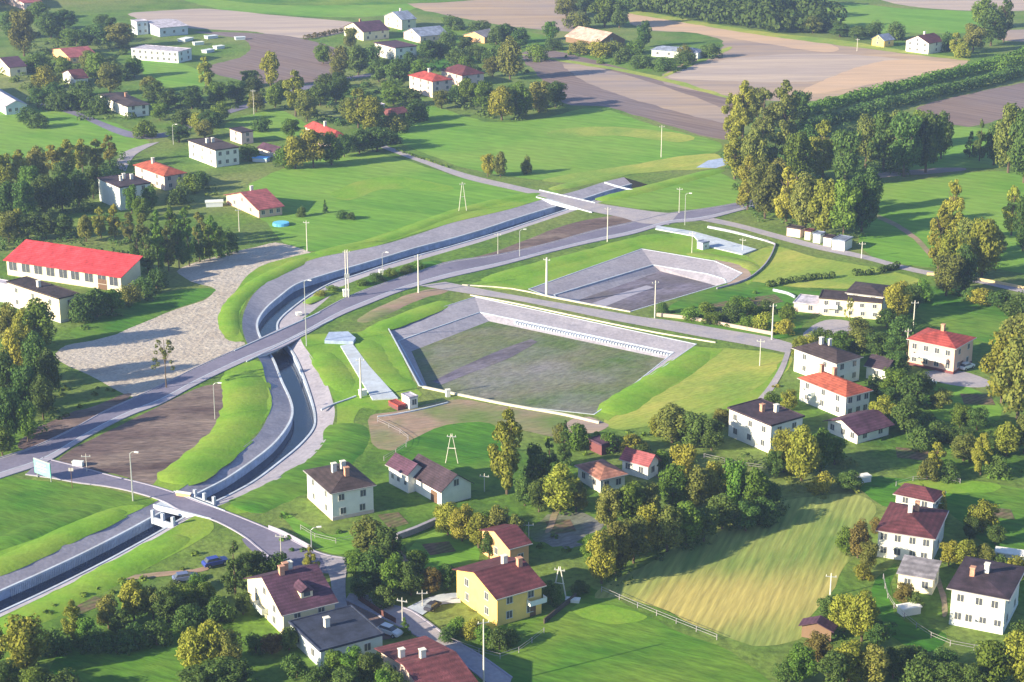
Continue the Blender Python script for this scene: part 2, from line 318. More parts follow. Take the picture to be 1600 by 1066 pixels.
# ---------------------------------------------------------------- ground, meadows, fields
gr = flat_sheet('ground', [Vector(p) for p in ((-4000,-600),(4000,-600),(4000,9000),(-4000,9000))], 0, M_ground)
tag(gr, 'rough grassy ground of the valley', 'ground', kind='structure')
S = sheet
S('meadow', [(300,-8),(640,-8),(660,8),(600,24),(520,27),(430,22),(340,14)], 1, M_meadow, 'green meadow at the top behind the village')
S('field', [(270,16),(330,14),(430,24),(545,34),(560,42),(505,58),(440,58),(400,50),(330,46),(255,40),(200,22)], 1, M_stub2, 'pale stubble field behind the white long building')
S('field', [(300,50),(400,52),(470,60),(530,80),(527,112),(490,130),(430,132),(350,120),(325,105),(385,85),(380,62)], 1, M_plough, 'grey violet ploughed field right of the white long building')
S('field', [(640,-10),(860,-10),(900,20),(905,48),(820,44),(740,32),(650,12)], 1, M_stub, 'pinkish stubble field at the top behind the farmhouses')
S('meadow', [(625,45),(820,48),(900,80),(1010,98),(1000,112),(880,82),(800,78),(700,110),(625,100)], 1, M_lawn, 'strip of green gardens below the stubble field')
S('field', [(815,84),(870,80),(1000,114),(1130,150),(1155,200),(1130,218),(1050,198),(950,168),(880,160),(840,118)], 1, M_plough, 'violet ploughed field above the bright centre meadow')
S('field', [(978,16),(1060,30),(1180,50),(1320,68),(1420,85),(1510,92),(1480,112),(1390,132),(1270,158),(1140,150),(1030,122),(1130,72),(1090,52),(1000,45)], 1, M_stub, 'broad striped stubble field below the dark wood')
S('field', [(1040,118),(1140,92),(1300,84),(1440,98),(1380,112),(1260,128),(1120,126)], 2, M_stub2, 'pale band across the striped stubble field')
S('meadow', [(1300,6),(1420,14),(1560,22),(1545,48),(1480,52),(1400,52),(1310,48)], 1, M_meadow, 'flat green meadow at the top right')
S('field', [(1380,-8),(1600,-8),(1660,10),(1560,18),(1420,10)], 1, M_stub2, 'narrow pale field along the top right edge')
S('field', [(1560,48),(1680,48),(1700,62),(1570,64)], 1, M_stub, 'thin tan field at the right edge beyond the trees')
S('field', [(1430,172),(1500,150),(1600,130),(1720,112),(1760,160),(1600,178),(1510,198)], 1, M_plough, 'violet ploughed field at the right edge below the hedgerow')
S('meadow', [(600,205),(660,165),(760,190),(850,185),(930,168),(1020,196),(1120,222),(1110,240),(1010,262),(900,272),(860,282),(760,270),(690,250)], 1, M_meadow, 'bright green meadow between the village and the crossroads')
S('verge', [(850,280),(960,262),(1100,240),(1130,250),(1120,262),(1000,270),(900,285)], 2, M_dry, 'dry yellowish verge at the head of the channel')
S('meadow', [(380,300),(450,262),(560,238),(620,246),(720,278),(830,303),(790,320),(700,335),(600,368),(500,392),(450,385),(420,352)], 1, M_meadow, 'bright green meadow above the curving channel')
S('meadow', [(930,310),(1010,290),(1110,270),(1150,285),(1150,318),(1060,328),(980,324)], 1, M_meadow, 'green wedge of meadow right of the channel head')
S('meadow', [(1350,300),(1440,280),(1560,268),(1680,290),(1700,430),(1560,420),(1450,418),(1350,392)], 1, M_meadow, 'green pasture behind the tall pale poplars on the right')
S('meadow', [(1480,200),(1560,205),(1600,240),(1560,262),(1480,262),(1420,272),(1440,235)], 1, M_meadow, 'small sunlit pasture between the tree groups on the right')
S('meadow', [(1430,455),(1500,448),(1600,485),(1680,520),(1600,540),(1520,530),(1440,500)], 1, M_lawn, 'green lawn behind the pink house with red roof')
S('meadow', [(-80,165),(60,168),(170,190),(230,218),(210,240),(100,232),(-80,262)], 1, M_meadow, 'green meadow at the left edge above the wood')
S('meadow', [(350,195),(430,172),(480,195),(470,215),(400,215)], 1, M_meadow, 'small green paddock between the village houses')
S('meadow', [(215,85),(300,105),(330,130),(270,138),(225,118)], 1, M_meadow, 'green strip in front of the white long building')
S('meadow', [(105,520),(200,478),(270,455),(335,452),(315,468),(240,496),(160,528)], 2, M_lawn, 'green wedge between the gravel yard and the garages')
S('gravel_yard', [(278,424),(330,402),(400,386),(438,380),(492,402),(430,432),(385,455),(362,480),(356,500),(362,530),(380,538),(330,562),(260,596),(212,622),(140,586),(86,560),(105,540),(160,528),(240,496),(315,470),(335,452),(300,440)], 1, M_gravel, 'pale rutted gravel yard left of the channel bend', amp=0.4)
S('bare_earth', [(92,716),(150,684),(200,660),(270,624),(335,600),(350,612),(344,670),(320,694),(290,708),(245,756),(178,742),(122,728)], 1, M_dirt, 'brown churned earth between the two roads', amp=0.4)
S('bare_earth', [(28,700),(46,672),(95,652),(142,636),(195,616),(206,620),(160,646),(108,675),(55,700)], 2, M_dirt, 'dark brown earth strip above the main road at left')
S('bare_earth', [(740,402),(800,384),(855,362),(915,344),(975,336),(998,346),(935,362),(863,381),(800,397),(700,412),(660,420),(680,412)], 1, M_dirt, 'brown earth between the channel and the upper main road', amp=0.3)
S('bare_earth', [(578,650),(640,640),(720,624),(800,638),(930,656),(905,672),(870,682),(780,664),(706,664),(645,690),(610,704),(585,690)], 1, M_dirt2, 'brown strip of earth below the large basin')
S('bare_earth', [(888,656),(920,652),(948,664),(930,676),(895,676)], 2, M_stub, 'small orange patch of sand at the corner of the large basin')
S('dry_meadow', [(945,655),(1010,614),(1060,580),(1120,545),(1225,556),(1235,570),(1205,605),(1175,632),(1100,648),(1020,664),(960,672)], 1, M_dry, 'sunlit dry grass field right of the large basin')
S('verge', [(1130,640),(1185,600),(1215,570),(1232,562),(1222,590),(1195,630),(1150,650)], 2, M_bank, 'bright verge below the dry grass field')
S('dry_meadow', [(1180,395),(1210,385),(1280,402),(1400,425),(1440,445),(1350,452),(1250,448),(1170,440),(1150,432)], 1, M_dry, 'yellowish grass between the two hedges')
S('meadow', [(1040,490),(1080,462),(1160,440),(1250,452),(1300,460),(1260,500),(1225,530),(1120,515)], 1, M_lawn, 'vegetable garden green beside the small basin')
S('lawn', [(620,700),(700,664),(775,668),(780,740),(740,765),(700,740),(640,722)], 1, M_lawn, 'lawn behind the dark roofed barn')
S('meadow', [(-40,752),(60,752),(170,764),(250,786),(215,796),(120,832),(-40,888)], 1, M_lawn, 'green field below the billboard')
S('lawn', [(770,1000),(800,962),(850,942),(900,918),(945,925),(1000,960),(1070,990),(1160,1030),(1180,1100),(800,1100)], 1, M_lawn, 'deep green lawn right of the yellow house')
S('hay_field', [(930,935),(960,905),(1010,880),(1100,820),(1210,785),(1330,772),(1370,800),(1340,860),(1310,900),(1270,965),(1250,1000),(1180,1010),(1110,985),(1040,955),(980,935)], 1, M_hayg, 'green mown hay field with slanting swaths')
S('lawn', [(1340,745),(1450,752),(1600,765),(1700,800),(1700,880),(1580,880),(1480,800),(1380,790)], 1, M_lawn, 'lawn behind the maroon roofed white house')
S('lawn', [(1370,920),(1400,880),(1400,960),(1480,990),(1450,1020),(1390,990)], 1, M_lawn, 'lawn between the cream shed and the shrubs')
S('lawn', [(1430,605),(1500,600),(1560,630),(1560,660),(1470,655)], 1, M_meadow, 'lawn below the pink house with red roof')
S('lawn', [(440,800),(480,818),(520,836),(590,820),(600,835),(560,862),(500,862)], 1, M_meadow, 'small lawn in front of the white cube house')
S('lawn', [(640,860),(680,830),(740,850),(745,880),(700,910),(640,905)], 1, M_meadow, 'lawn behind the yellow house')
S('lawn', [(100,1010),(250,1000),(300,1040),(280,1090),(90,1090)], 1, M_lawn, 'dark lawn at the bottom left')
S('yard', [(830,815),(890,806),(925,822),(910,848),(870,856),(835,846)], 1, M_floor, 'pale untidy yard behind the yellow house', amp=2.5)
S('yard', [(378,842),(412,846),(470,862),(500,874),(490,893),(455,892),(425,884),(398,866)], 6, M_road, 'asphalt widening of the side road before the cream house', amp=.2)
S('yard', [(530,940),(560,950),(620,985),(600,1000),(560,985),(525,965)], 6, M_plough, 'dark paved court between the cream house and the street', amp=.3)
S('yard', [(1440,582),(1500,580),(1550,598),(1530,606),(1470,598)], 1, M_lane, 'paved yard below the pink house with red roof', amp=0.2)
S('yard', [(1255,520),(1290,500),(1330,505),(1320,530),(1270,540)], 1, M_lane, 'pale yard of the long white house', amp=0.3)

S('field', [(880,100),(960,112),(1080,150),(1140,176),(1150,196),(1040,170),(930,135)], 3, M_stub, 'browner band across the violet ploughed field')
S('field', [(982,20),(1060,33),(1180,53),(1300,70),(1290,82),(1180,66),(1090,52),(1000,44)], 3, mat('pink_stubble', (.52,.36,.25), (.42,.31,.25), .06, bump=.1, bscale=.4, stretch=(2,.05,1.2), speck=.15, sscale=.6), 'pinkish band of stubble right below the dark wood')
S('field', [(1380,95),(1500,100),(1470,112),(1380,128),(1280,146),(1260,138)], 3, MATS['pink_stubble'], 'pinkish corner of the stubble field near the hedgerow')
S('bare_earth', [(1118,404),(1150,410),(1172,424),(1168,438),(1142,446),(1130,430)], 2, M_stub, 'orange sandy corner right of the small basin', amp=.3)
S('bare_earth', [(1350,272),(1420,266),(1500,262),(1500,268),(1420,274),(1350,280)], 3, M_stub, 'thin tan path below the dark tree clump')
S('pond', [(1088,262),(1106,251),(1130,247),(1140,256),(1118,263)], 3, M_wallc, 'pale blue paved pool left of the big grove', amp=0, smooth=False)
S('verge', [(978,14),(1060,28),(1180,48),(1320,64),(1420,80),(1500,90),(1500,94),(1320,72),(1180,54),(1060,34),(978,20)], 4, M_dry, 'yellow grass margin below the dark wood')
S('verge', [(815,84),(1000,113),(1130,148),(1130,152),(1000,118),(850,92)], 4, M_dry, 'thin green margin along the violet ploughed field')
S('verge', [(1040,116),(1130,76),(1140,78),(1060,112),(1040,120)], 4, M_dry, 'pale margin beside the far garden island')
S('verge', [(1240,168),(1400,130),(1560,98),(1640,76),(1640,84),(1560,106),(1400,140),(1250,180)], 4, M_bank, 'bright grass verge along the far hedgerow')
S('meadow', [(330,-8),(700,-8),(760,-2),(640,6),(430,8)], 4, M_lawn, 'darker band of meadow along the top edge')
S('dry_meadow', [(860,205),(960,198),(1080,212),(1060,222),(960,212),(870,216)], 3, M_dry, 'yellowish streak across the bright centre meadow')
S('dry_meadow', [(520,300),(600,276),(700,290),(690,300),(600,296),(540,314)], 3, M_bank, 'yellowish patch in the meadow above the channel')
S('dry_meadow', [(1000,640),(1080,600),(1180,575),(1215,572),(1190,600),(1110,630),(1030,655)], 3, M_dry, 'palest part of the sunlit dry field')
S('dry_meadow', [(1400,755),(1480,748),(1560,760),(1540,772),(1450,768)], 3, M_bank, 'brighter green streak on the lawn at the right')  # a sheet of brighter grass colour laid over the lawn
S('dry_meadow', [(900,945),(960,948),(1010,968),(960,975),(900,962)], 3, M_bank, 'brighter green corner of the deep green lawn')  # brighter grass colour over one corner of the lawn
S('verge', [(470,525),(560,520),(600,505),(645,598),(655,620),(600,640),(560,640),(540,700),(460,772),(385,802),(350,794),(455,742),(512,692),(526,650),(508,588),(486,556)], 2, M_bank, 'mown turf between the lower channel and the large basin', amp=.3)
S('verge', [(357,575),(408,566),(425,626),(418,652),(367,707),(258,782),(238,757),(290,711),(342,672),(350,612)], 2, M_bank, 'mown turf slope left of the lower channel', amp=.3)
S('verge', [(-60,998),(0,965),(230,848),(300,806),(335,826),(270,868),(130,940),(-40,1015)], 2, M_bank, 'mown turf right of the lowest channel stretch', amp=.3)
S('verge', [(-60,925),(0,897),(220,798),(170,796),(60,840),(-60,885)], 2, M_bank, 'mown turf left of the lowest channel stretch', amp=.3)
S('verge', [(1075,540),(1132,546),(1060,600),(950,658),(928,650)], 2, M_bank, 'mown turf strip right of the large basin', amp=.3, smooth=False)
S('verge', [(404,418),(480,396),(560,378),(700,332),(850,298),(858,312),(700,350),(560,394),(440,432),(395,460),(372,500),(380,532),(352,528),(350,492),(362,462)], 2, M_bank, 'mown turf above the upper channel', amp=.3)
S('verge', [(735,444),(850,410),(1000,370),(1060,364),(1170,400),(1190,420),(1170,446),(1120,408),(1003,388),(826,452),(780,454)], 1, M_bank, 'mown turf round the small basin', amp=.3, smooth=False)
M_soil = mat('garden_soil', (.10, .07, .05), (.16, .11, .08), .5, (.08, .13, .03), .3, rows=(40, 1.2, .2), speck=.3)
for k_, (pp, lb) in enumerate([([(1100,478),(1135,470),(1160,480),(1125,490)],'dug soil bed in the garden behind the pink wall'),([(1170,466),(1210,460),(1225,472),(1185,480)],'second soil bed, nearer the hedge of the small basin'),([(660,850),(700,846),(712,862),(672,868)],'soil bed on the lawn behind the yellow house'),
  ([(850,815),(890,812),(900,830),(862,836)],'soil bed in the yard above the yellow house'),([(590,805),(620,800),(640,818),(610,826)],'soil bed between the cube house and the barn'),([(1500,615),(1550,618),(1556,634),(1506,632)],'soil bed below the pink house'),
  ([(1400,700),(1450,704),(1452,720),(1404,716)],'soil bed among the right garden shrubs'),([(1520,790),(1580,796),(1586,812),(1524,806)],'soil bed on the lawn at the right edge'),([(200,205),(228,206),(222,216),(198,214)],'soil bed by the village lane'),([(100,950),(150,930),(172,940),(124,962)],'soil bed below the channel bank')]):
    S('garden_bed', pp, 3, M_soil, lb, amp=.3, smooth=False)
for pp, lb in [([(1000,720),(1040,745),(1080,740),(1085,746),(1038,752),(996,726)],'worn path between the cottage and the trees'),([(900,770),(880,790),(860,830),(852,828),(872,786),(892,768)],'worn path left of the orange bungalow'),([(587,815),(620,850),(640,880),(632,882),(612,852),(582,818)],'worn path from the white cube house'),
  ([(1460,885),(1474,920),(1480,960),(1472,960),(1466,922),(1452,888)],'worn path between the white houses'),([(1360,330),(1420,360),(1460,400),(1454,402),(1414,364),(1354,333)],'faint track across the pasture'),([(200,900),(300,890),(330,880),(332,886),(302,896),(200,906)],'rutted track where the cars stand')]:
    S('path', pp, 4, M_dirt2, lb, amp=.25)
# embankments: real low ridges of turf
def berm(px, half, h_, m=M_bank, label='grass embankment beside the channel'):
    h = h_ * .42; half *= 1.2
    P = lineG(px, 9); n = len(P); prof = [(-1, -.12), (-.86, .1*h), (-.42, .92*h), (-.1, h), (.3, .9*h), (.84, .1*h), (1, -.12)]
    vs_ = []; fs = []; k = len(prof)
    for i, p in enumerate(P):
        d = (P[min(i+1, n-1)] - P[max(i-1, 0)]).normalized(); q = Vector((-d.y, d.x, 0))
        e = min(1, i / 5, (n-1-i) / 5) ** .5
        for a, z in prof:
            j = noise.noise(Vector((p.x*.3, p.y*.3, a*.3))) * .10
            vs_.append(p + q * a * half * (1 + j) * (0.4+.6*e) + Vector((0, 0, z * e + j*.4*e - (1-e)*.1)))
    for i in range(n-1):
        for j in range(k-1): fs.append((i*k+j, i*k+j+1, (i+1)*k+j+1, (i+1)*k+j))
    return tag(mobj('grass_embankment', vs_, fs, m, smooth=True), label, 'embankment', kind='structure')
berm([(372,582),(382,606),(384,632),(372,664),(342,698),(300,732),(264,756)], 5.0, 1.5, label='bright curved grass bank left of the lower channel')
berm([(500,548),(524,582),(540,614)], 3.4, .7, label='grass bank between the channel and the concrete ramp')
berm([(540,660),(542,690),(518,720),(462,756),(405,784),(375,797)], 4.6, .7, M_lawn, 'dark grass bank right of the lower channel bend')
berm([(492,397),(552,384),(610,370),(700,336),(790,312),(846,302)], 3.0, 1.0, label='long grass bank above the upper channel')
berm([(362,528),(357,498),(366,474),(395,446),(430,426),(480,402)], 2.6, .9, label='narrow curved grass bank beside the gravel yard')
berm([(-40,902),(40,866),(110,832),(195,796)], 3.2, 1.2, M_bank, 'grass ridge left of the lowest channel stretch')
berm([(-40,866),(60,826),(160,788)], 3.0, .7, M_lawn, 'second low grass ridge in the field below the billboard')
berm([(-40,1000),(50,962),(130,922),(210,878),(290,836)], 3.6, 1.2, M_bank, 'grass bank right of the lowest channel stretch')
berm([(858,297),(915,284),(975,272)], 3.0, 1.0, M_dry, 'yellow grass bank at the channel head')
berm([(935,313),(1000,298),(1070,280),(1130,264)], 3.5, 1.4, M_bank, 'dark grass slope right of the channel head')
berm([(568,530),(578,560),(602,590),(640,612)], 4.4, .8, label='grass rim left of the large basin')
berm([(572,520),(640,494),(700,470)], 3.2, .8, label='grass rim between the main road and the large basin')
berm([(1104,548),(1040,590),(985,624),(950,648)], 4.0, 1.2, label='straight grass rim right of the large basin')
berm([(752,440),(850,414),(930,394),(1005,374),(1050,368)], 3.6, .9, label='grass rim between the main road and the small basin')
berm([(1070,396),(1120,402),(1165,412),(1180,424)], 2.6, .6, M_dry, 'yellowish rim behind the small basin')
berm([(560,450),(600,434),(650,418),(690,408)], 2.4, .8, M_lawn, 'shrubby bank between channel and main road')
berm([(478,474),(510,458),(545,447)], 1.7, .6, M_bank, 'grass sliver between the channel bend and main road')
berm([(560,505),(610,480),(650,463),(700,452)], 2.8, .5, M_dirt2, 'brown grass verge below the main road')

# ---------------------------------------------------------------- roads
def road(name, up, lo, label, m, z=0.09, kerbs=True, n=60):
    A = resample(lineG(up), n); B = resample(lineG(lo), n)
    o = strip(name, dz(A, z), dz(B, z), m); tag(o, label, 'road', kind='structure')
    if kerbs:
        for P, t in ((A, 'far'), (B, 'near')):
            k = kerb('kerb', P, 0.32, -.05, z + .12, M_pave); tag(k, 'pale kerb along the %s side of %s' % (t, label.split(' ', 1)[1][:34].rsplit(' ', 1)[0]), 'kerb', kind='structure')
    return A, B
MU = [(-120,756),(0,716),(50,700),(111,672),(162,644),(210,622),(253,602),(304,576),(355,553),(400,533),(440,514),(484,496),(542,465),(603,442),(653,425),(704,409),(755,402),(800,394),(863,379),(927,361),(995,346),(1045,334),(1090,328),(1150,318),(1200,306)]
ML = [(-120,790),(0,748),(70,724),(122,692),(177,662),(215,645),(253,631),(304,603),(355,578),(400,558),(440,543),(476,524),(529,495),(577,475),(628,455),(679,440),(720,430),(760,421),(800,411),(863,394),(927,379),(990,366),(1045,350),(1100,344),(1155,330),(1205,318)]
A, B = road('main_road', MU, ML, 'wide grey violet main road crossing the scene', M_road, 0.09, True, 110)
mid = [a.lerp(b, .76) for a, b in zip(A, B)]
o = MB(); 
nn = len(mid)
o = strip('pavement', dz(mid, .20), dz([a.lerp(b, .985) for a, b in zip(A, B)], .20), M_pave); tag(o, 'paler footpath along the near edge of the main road', 'pavement', kind='structure')
o = kerb('kerb', mid, .28, .05, .22, M_conc); tag(o, 'light kerb between the main road and its footpath', 'kerb', kind='structure')
for off, nm in ((.035, 'upper'), (.725, 'lower')):
    o = strip('edge_line', dz([a.lerp(b, off) for a, b in zip(A, B)], .0945), dz([a.lerp(b, off+.018) for a, b in zip(A, B)], .0945), mat('road_paint', (.6, .6, .6), (.4,.4,.42), .5)); tag(o, 'worn white edge line, %s side of the main road' % nm, 'road marking', kind='structure')
road('side_road', [(66,716),(122,730),(177,745),(238,760),(279,773),(304,783),(347,798),(400,819),(441,837),(480,857),(510,868),(546,874)],
     [(40,742),(84,748),(122,755),(162,760),(203,768),(253,783),(279,797),(304,804),(342,817),(380,838),(405,858),(440,884),(470,892),(500,895),(540,897)], 'the side road crossing the lower channel', M_road, 0.10)
road('street', [(500,868),(516,905),(520,950),(530,975)], [(546,872),(540,905),(543,950),(560,975)], 'the gravel street behind the cream house', M_lane, 0.105, False, 20)
road('street', [(545,930),(575,932),(603,945),(638,953),(665,970),(699,995),(752,1026),(800,1060)], [(540,938),(590,962),(623,979),(653,995),(690,1012),(727,1040),(765,1070),(790,1090)], 'the narrow street below the yellow house', M_lane, 0.11, True, 30)
road('driveway', [(636,950),(666,936),(691,929),(718,927)], [(660,962),(682,948),(700,944),(720,943)], 'the pale drive to the yellow house', M_conc, 0.125, False, 14)
road('crossing_road', [(560,212),(603,228),(666,251),(729,272),(800,289),(858,302),(927,317),(977,325),(1028,332),(1060,334)], [(560,216),(600,233),(664,257),(727,280),(800,297),(858,311),(920,330),(970,340),(1000,349),(1045,352)], 'the narrow road crossing the upper channel', M_lane, 0.115, False, 60)
road('lane', [(1100,338),(1155,350),(1200,362),(1276,382),(1352,399),(1403,413),(1453,424),(1529,436),(1600,452),(1680,470)], [(1090,344),(1150,356),(1200,370),(1276,390),(1352,406),(1403,420),(1453,431),(1529,443),(1600,459),(1680,478)], 'the thin lane past the row of garages', M_lane, 0.10, False, 50)
road('lane', [(696,441),(742,450),(800,461),(876,474),(952,487),(1003,496),(1053,502),(1129,515),(1200,527),(1240,538)], [(655,447),(729,459),(800,469),(876,484),(952,500),(1028,514),(1091,526),(1160,538),(1200,546),(1232,553)], 'the pale lane between the two basins', M_lane, 0.105, False, 50)
road('lane', [(1228,548),(1218,574),(1200,604),(1180,628)], [(1236,548),(1226,578),(1208,610),(1190,632)], 'the lane going down behind the flat roofed white house', M_lane, 0.10, False, 16)
road('lane', [(230,225),(190,240),(180,262)], [(250,222),(212,242),(196,268)], 'the village lane by the wood', M_lane, 0.10, False, 12)
road('village_street', [(40,152),(120,175),(200,205),(255,208),(330,180),(420,152),(500,128),(580,115),(640,108)], [(40,158),(120,182),(196,214),(262,214),(334,186),(424,158),(504,133),(582,119),(642,112)], 'the village street between the far houses', M_road, 0.10, False, 50)

# bridge decks under the roads where they cross the channel
def deck(px, label, rail=None, par=.0):
    P = [G(x, y) for x, y in px]; c = sum(P, Vector()) / len(P)
    root = empty('road_bridge', c, label=label, cat='bridge')
    MB().prism([p - c for p in P], -.75, -.03).build('deck', M_conc, root)
    for i, j in ((0, 1), (3, 2)):
        a, b = P[i] - c, P[j] - c
        kerb('parapet', [a, b], .28, -.8, .4 if par else .3, M_conc, root)
    return root
deck([(366,549),(500,489),(520,500),(385,566)], 'concrete bridge carrying the main road over the channel bend')
deck([(272,769),(352,800),(330,812),(240,790)][:4], 'concrete bridge carrying the side road over the lower channel')
deck([(843,298),(930,318),(925,333),(838,309)], 'small pale bridge on the road crossing the upper channel', par=1)
def headwall(px, label, hh, zt):
    a, b = G(*px[0]), G(*px[1]); c = (a+b)/2; root = empty('culvert_gate', c, label=label, cat='gate')
    d = (b-a).normalized(); q = Vector((-d.y, d.x, 0))
    MB().prism([a-c-q*.2, b-c-q*.2, b-c+q*.2, a-c+q*.2], -1.3, .1).build('cross_beam', M_conc, root)
    for t in (.04, .5, .96):
        p = (a-c).lerp(b-c, t); MB().prism([p-d*.3-q*.3, p+d*.3-q*.3, p+d*.3+q*.3, p-d*.3+q*.3], -1.3, hh).build('post', M_conc, root)
headwall([(304,776),(336,788)], 'three pale concrete posts above the channel, right of the side road', 1.6, 0)
headwall([(238,808),(272,820)], 'three pale concrete posts above the channel, left of the side road', 1.6, 0)

# concrete ramps, edging walls, kiosks
def slab(name, px, h, m, label, cat):
    P = [G(x, y) for x, y in px]; c = sum(P, Vector())/len(P); o = MB().prism([p - c for p in P], -.1, h).build(name, m); o.location = c; return tag(o, label, cat)
slab('concrete_ramp', [(582,626),(532,542),(551,539),(577,574),(622,624)], .35, M_conc, 'long tapering pale concrete ramp beside the large basin', 'ramp')
slab('concrete_platform', [(507,537),(514,524),(544,523),(556,533),(552,539)], .9, M_wallc, 'bluish concrete platform at the top of the ramp', 'platform')
slab('concrete_ramp', [(1024,359),(1026,354),(1083,363),(1120,373),(1182,391),(1160,399),(1096,384),(1084,370)], .35, M_conc, 'pale tapering concrete slab behind the small basin', 'ramp')
def edging(px, label, h=.3, wd=.34, m=M_conc, nm='concrete_edging', cat='edging'):
    P = lineG(px, 3); c = P[0].copy(); o = kerb(nm, [p - c for p in P], wd, -.1, h, m); o.location = c; return tag(o, label, cat)
M_warm = mat('warm_concrete', (.60, .57, .48), (.50, .47, .40), .5)
edging([(735,462),(800,474),(876,490),(952,506),(1028,521),(1118,536)], 'long pale edging between the lane and the large basin', m=M_warm)
edging([(722,446),(800,452),(876,468),(985,488)], 'pale edging between the lane and the small basin', m=M_warm)
edging([(1026,494),(1080,500),(1140,511),(1208,524)], 'low pinkish garden wall along the lane', .9, .4, mat('pink_wall', (.50, .38, .34), (.42, .34, .32), .5), 'garden_wall', 'wall')
edging([(502,641),(520,633),(540,626),(556,620)], 'thin white channel running from the ramp pole to the channel')
edging([(660,606),(740,623),(800,635),(880,649),(936,662)], 'pale edging along the near side of the large basin', .5, .5, M_warm)
edging([(1106,355),(1150,364),(1204,380),(1210,387),(1196,414),(1166,438),(1120,452)], 'thin grey fence kerb round the small basin', .5, .3, M_pave)
edging([(590,652),(620,648),(660,640),(700,630)], 'thin pale kerb below the kiosk', .3)
edging([(1106,356),(1150,365),(1200,378)], 'white strip along the lane behind the small basin', .5, .5)
edging([(945,286),(972,294),(1000,300)], 'short pale wall closing the channel head', .4, .5)
edging([(620,843),(650,832),(682,818)], 'pale stone wall behind the bushes near the white cube house', 1.2, .8, M_slab, 'stone_wall', 'wall')
edging([(560,938),(590,958),(618,975)], 'dark red fence along the narrow street', 1.1, .2, mat('red_fence', (.12, .05, .05), (.09, .05, .05), 1), 'garden_fence', 'fence')
edging([(850,975),(880,950),(900,935)], 'dark wooden fence running from the yellow house', 1.0, .2, mat('dark_fence', (.06, .05, .05), (.09, .07, .06), 1), 'garden_fence', 'fence')
def wire_fence(px, label, step=3.5, h=1.1):
    P = lineG(px, 4); n = max(3, int(sum((b-a).length for a, b in zip(P, P[1:])) / step)); P = resample(P, n); c = P[0].copy()
    root = empty('wire_fence', c, label=label, cat='fence'); pm = MB().tube([(0,0,-.2),(0,0,h)], .07, .06, 6); me = bpy.data.meshes.new('fence_post'); me.from_pydata(pm.v, [], pm.f); me.materials.append(M_lane)
    for p in P: o = bpy.data.objects.new('fence_post', me); o.location = p - c; link(o, root)
    for z in (.5, 1.0): kerb('rail', [p - c for p in P], .04, z, z+.05, M_lane, root)
wire_fence([(940,925),(985,945),(1040,968),(1120,1000)], 'thin pale wire fence between lawn and hay field')
wire_fence([(1400,760),(1440,750),(1500,756)], 'garden fence on the lawn behind the maroon roofed house')
wire_fence([(590,660),(640,690),(600,720)], 'thin wire fence behind the dark roofed barn')
wire_fence([(470,828),(519,850),(600,832)], 'low fence around the lawn of the white cube house')
wire_fence([(1100,716),(1200,735),(1240,716)], 'fence in front of the leftmost flat roofed house')
wire_fence([(690,1000),(730,1015),(790,1030),(850,990)], 'fence around the garden of the yellow house')
wire_fence([(1380,905),(1396,950),(1470,1005),(1560,1020)], 'fence below the small cream shed')
edging([(420,828),(445,838),(486,860)], 'grey board fence beside the side road', 1.0, .15, M_pave, 'board_fence', 'fence')
edging([(1448,430),(1500,434),(1560,444),(1600,452)], 'sunlit yellowish wall along the lane at the right', .8, .4, mat('yellow_wall', (.6, .48, .25), (.5, .4, .25), .5), 'garden_wall', 'wall')
edging([(1208,455),(1230,460),(1242,466)], 'short pale wall left of the long white house', .7, .4)

# ---------------------------------------------------------------- buildings
GL = mat('window_glass', (.05, .06, .08), (.09, .10, .13), 2, rough=.15, spec=.6, coord='obj')
FRM = mat('window_frame', (.6, .6, .58), rough=.6)
DOOR = mat('door_wood', (.12, .07, .05), (.16, .1, .07), 3, coord='obj')
CHM = mat('chimney_brick', (.42, .2, .14), (.5, .3, .22), 3, coord='obj'); CHW = mat('chimney_white', (.7, .68, .64), (.6, .58, .55), 2, coord='obj')
def wallm(n, c): return mat('wall_' + n, c, tuple(x*.86 for x in c), .8, tuple(x*.92 for x in c), .25, rough=.9, bump=.01, bscale=6, coord='obj')
W = {k: wallm(k, c) for k, c in dict(white=(.80,.79,.76), cream=(.74,.67,.50), yellow=(.86,.60,.18), pink=(.72,.48,.38), blush=(.66,.52,.50), grey=(.5,.48,.5), blue=(.55,.62,.72), maroon=(.16,.06,.07), pale=(.66,.72,.74), orange=(.7,.42,.22), wood=(.2,.13,.09)).items()}
def roofm(n, c): 
    m = mat('roof_' + n, c, tuple(x*.55 for x in c), 1.1, tuple(min(1, x*1.35) for x in c), .35, rough=.8, bump=.06, bscale=4, coord='obj', spec=.3, rows=('Z', .30, .16), speck=.22, sscale=2.2)
    return m
RF = {k: roofm(k, c) for k, c in dict(dark=(.045,.03,.045), maroon=(.10,.03,.04), red=(.30,.055,.05), orange=(.30,.075,.05), redbrown=(.13,.04,.05), clay=(.30,.14,.11), brown=(.05,.036,.042), purple=(.075,.035,.065), grey=(.22,.21,.25), bluegrey=(.2,.24,.36), lilac=(.42,.40,.50), magenta=(.26,.075,.09), slate=(.035,.045,.085), tan=(.5,.34,.30), bright=(.48,.045,.06)).items()}
STLG = mat('zinc_gutter', (.42, .42, .44), rough=.5, metallic=.3)
WINM = {}
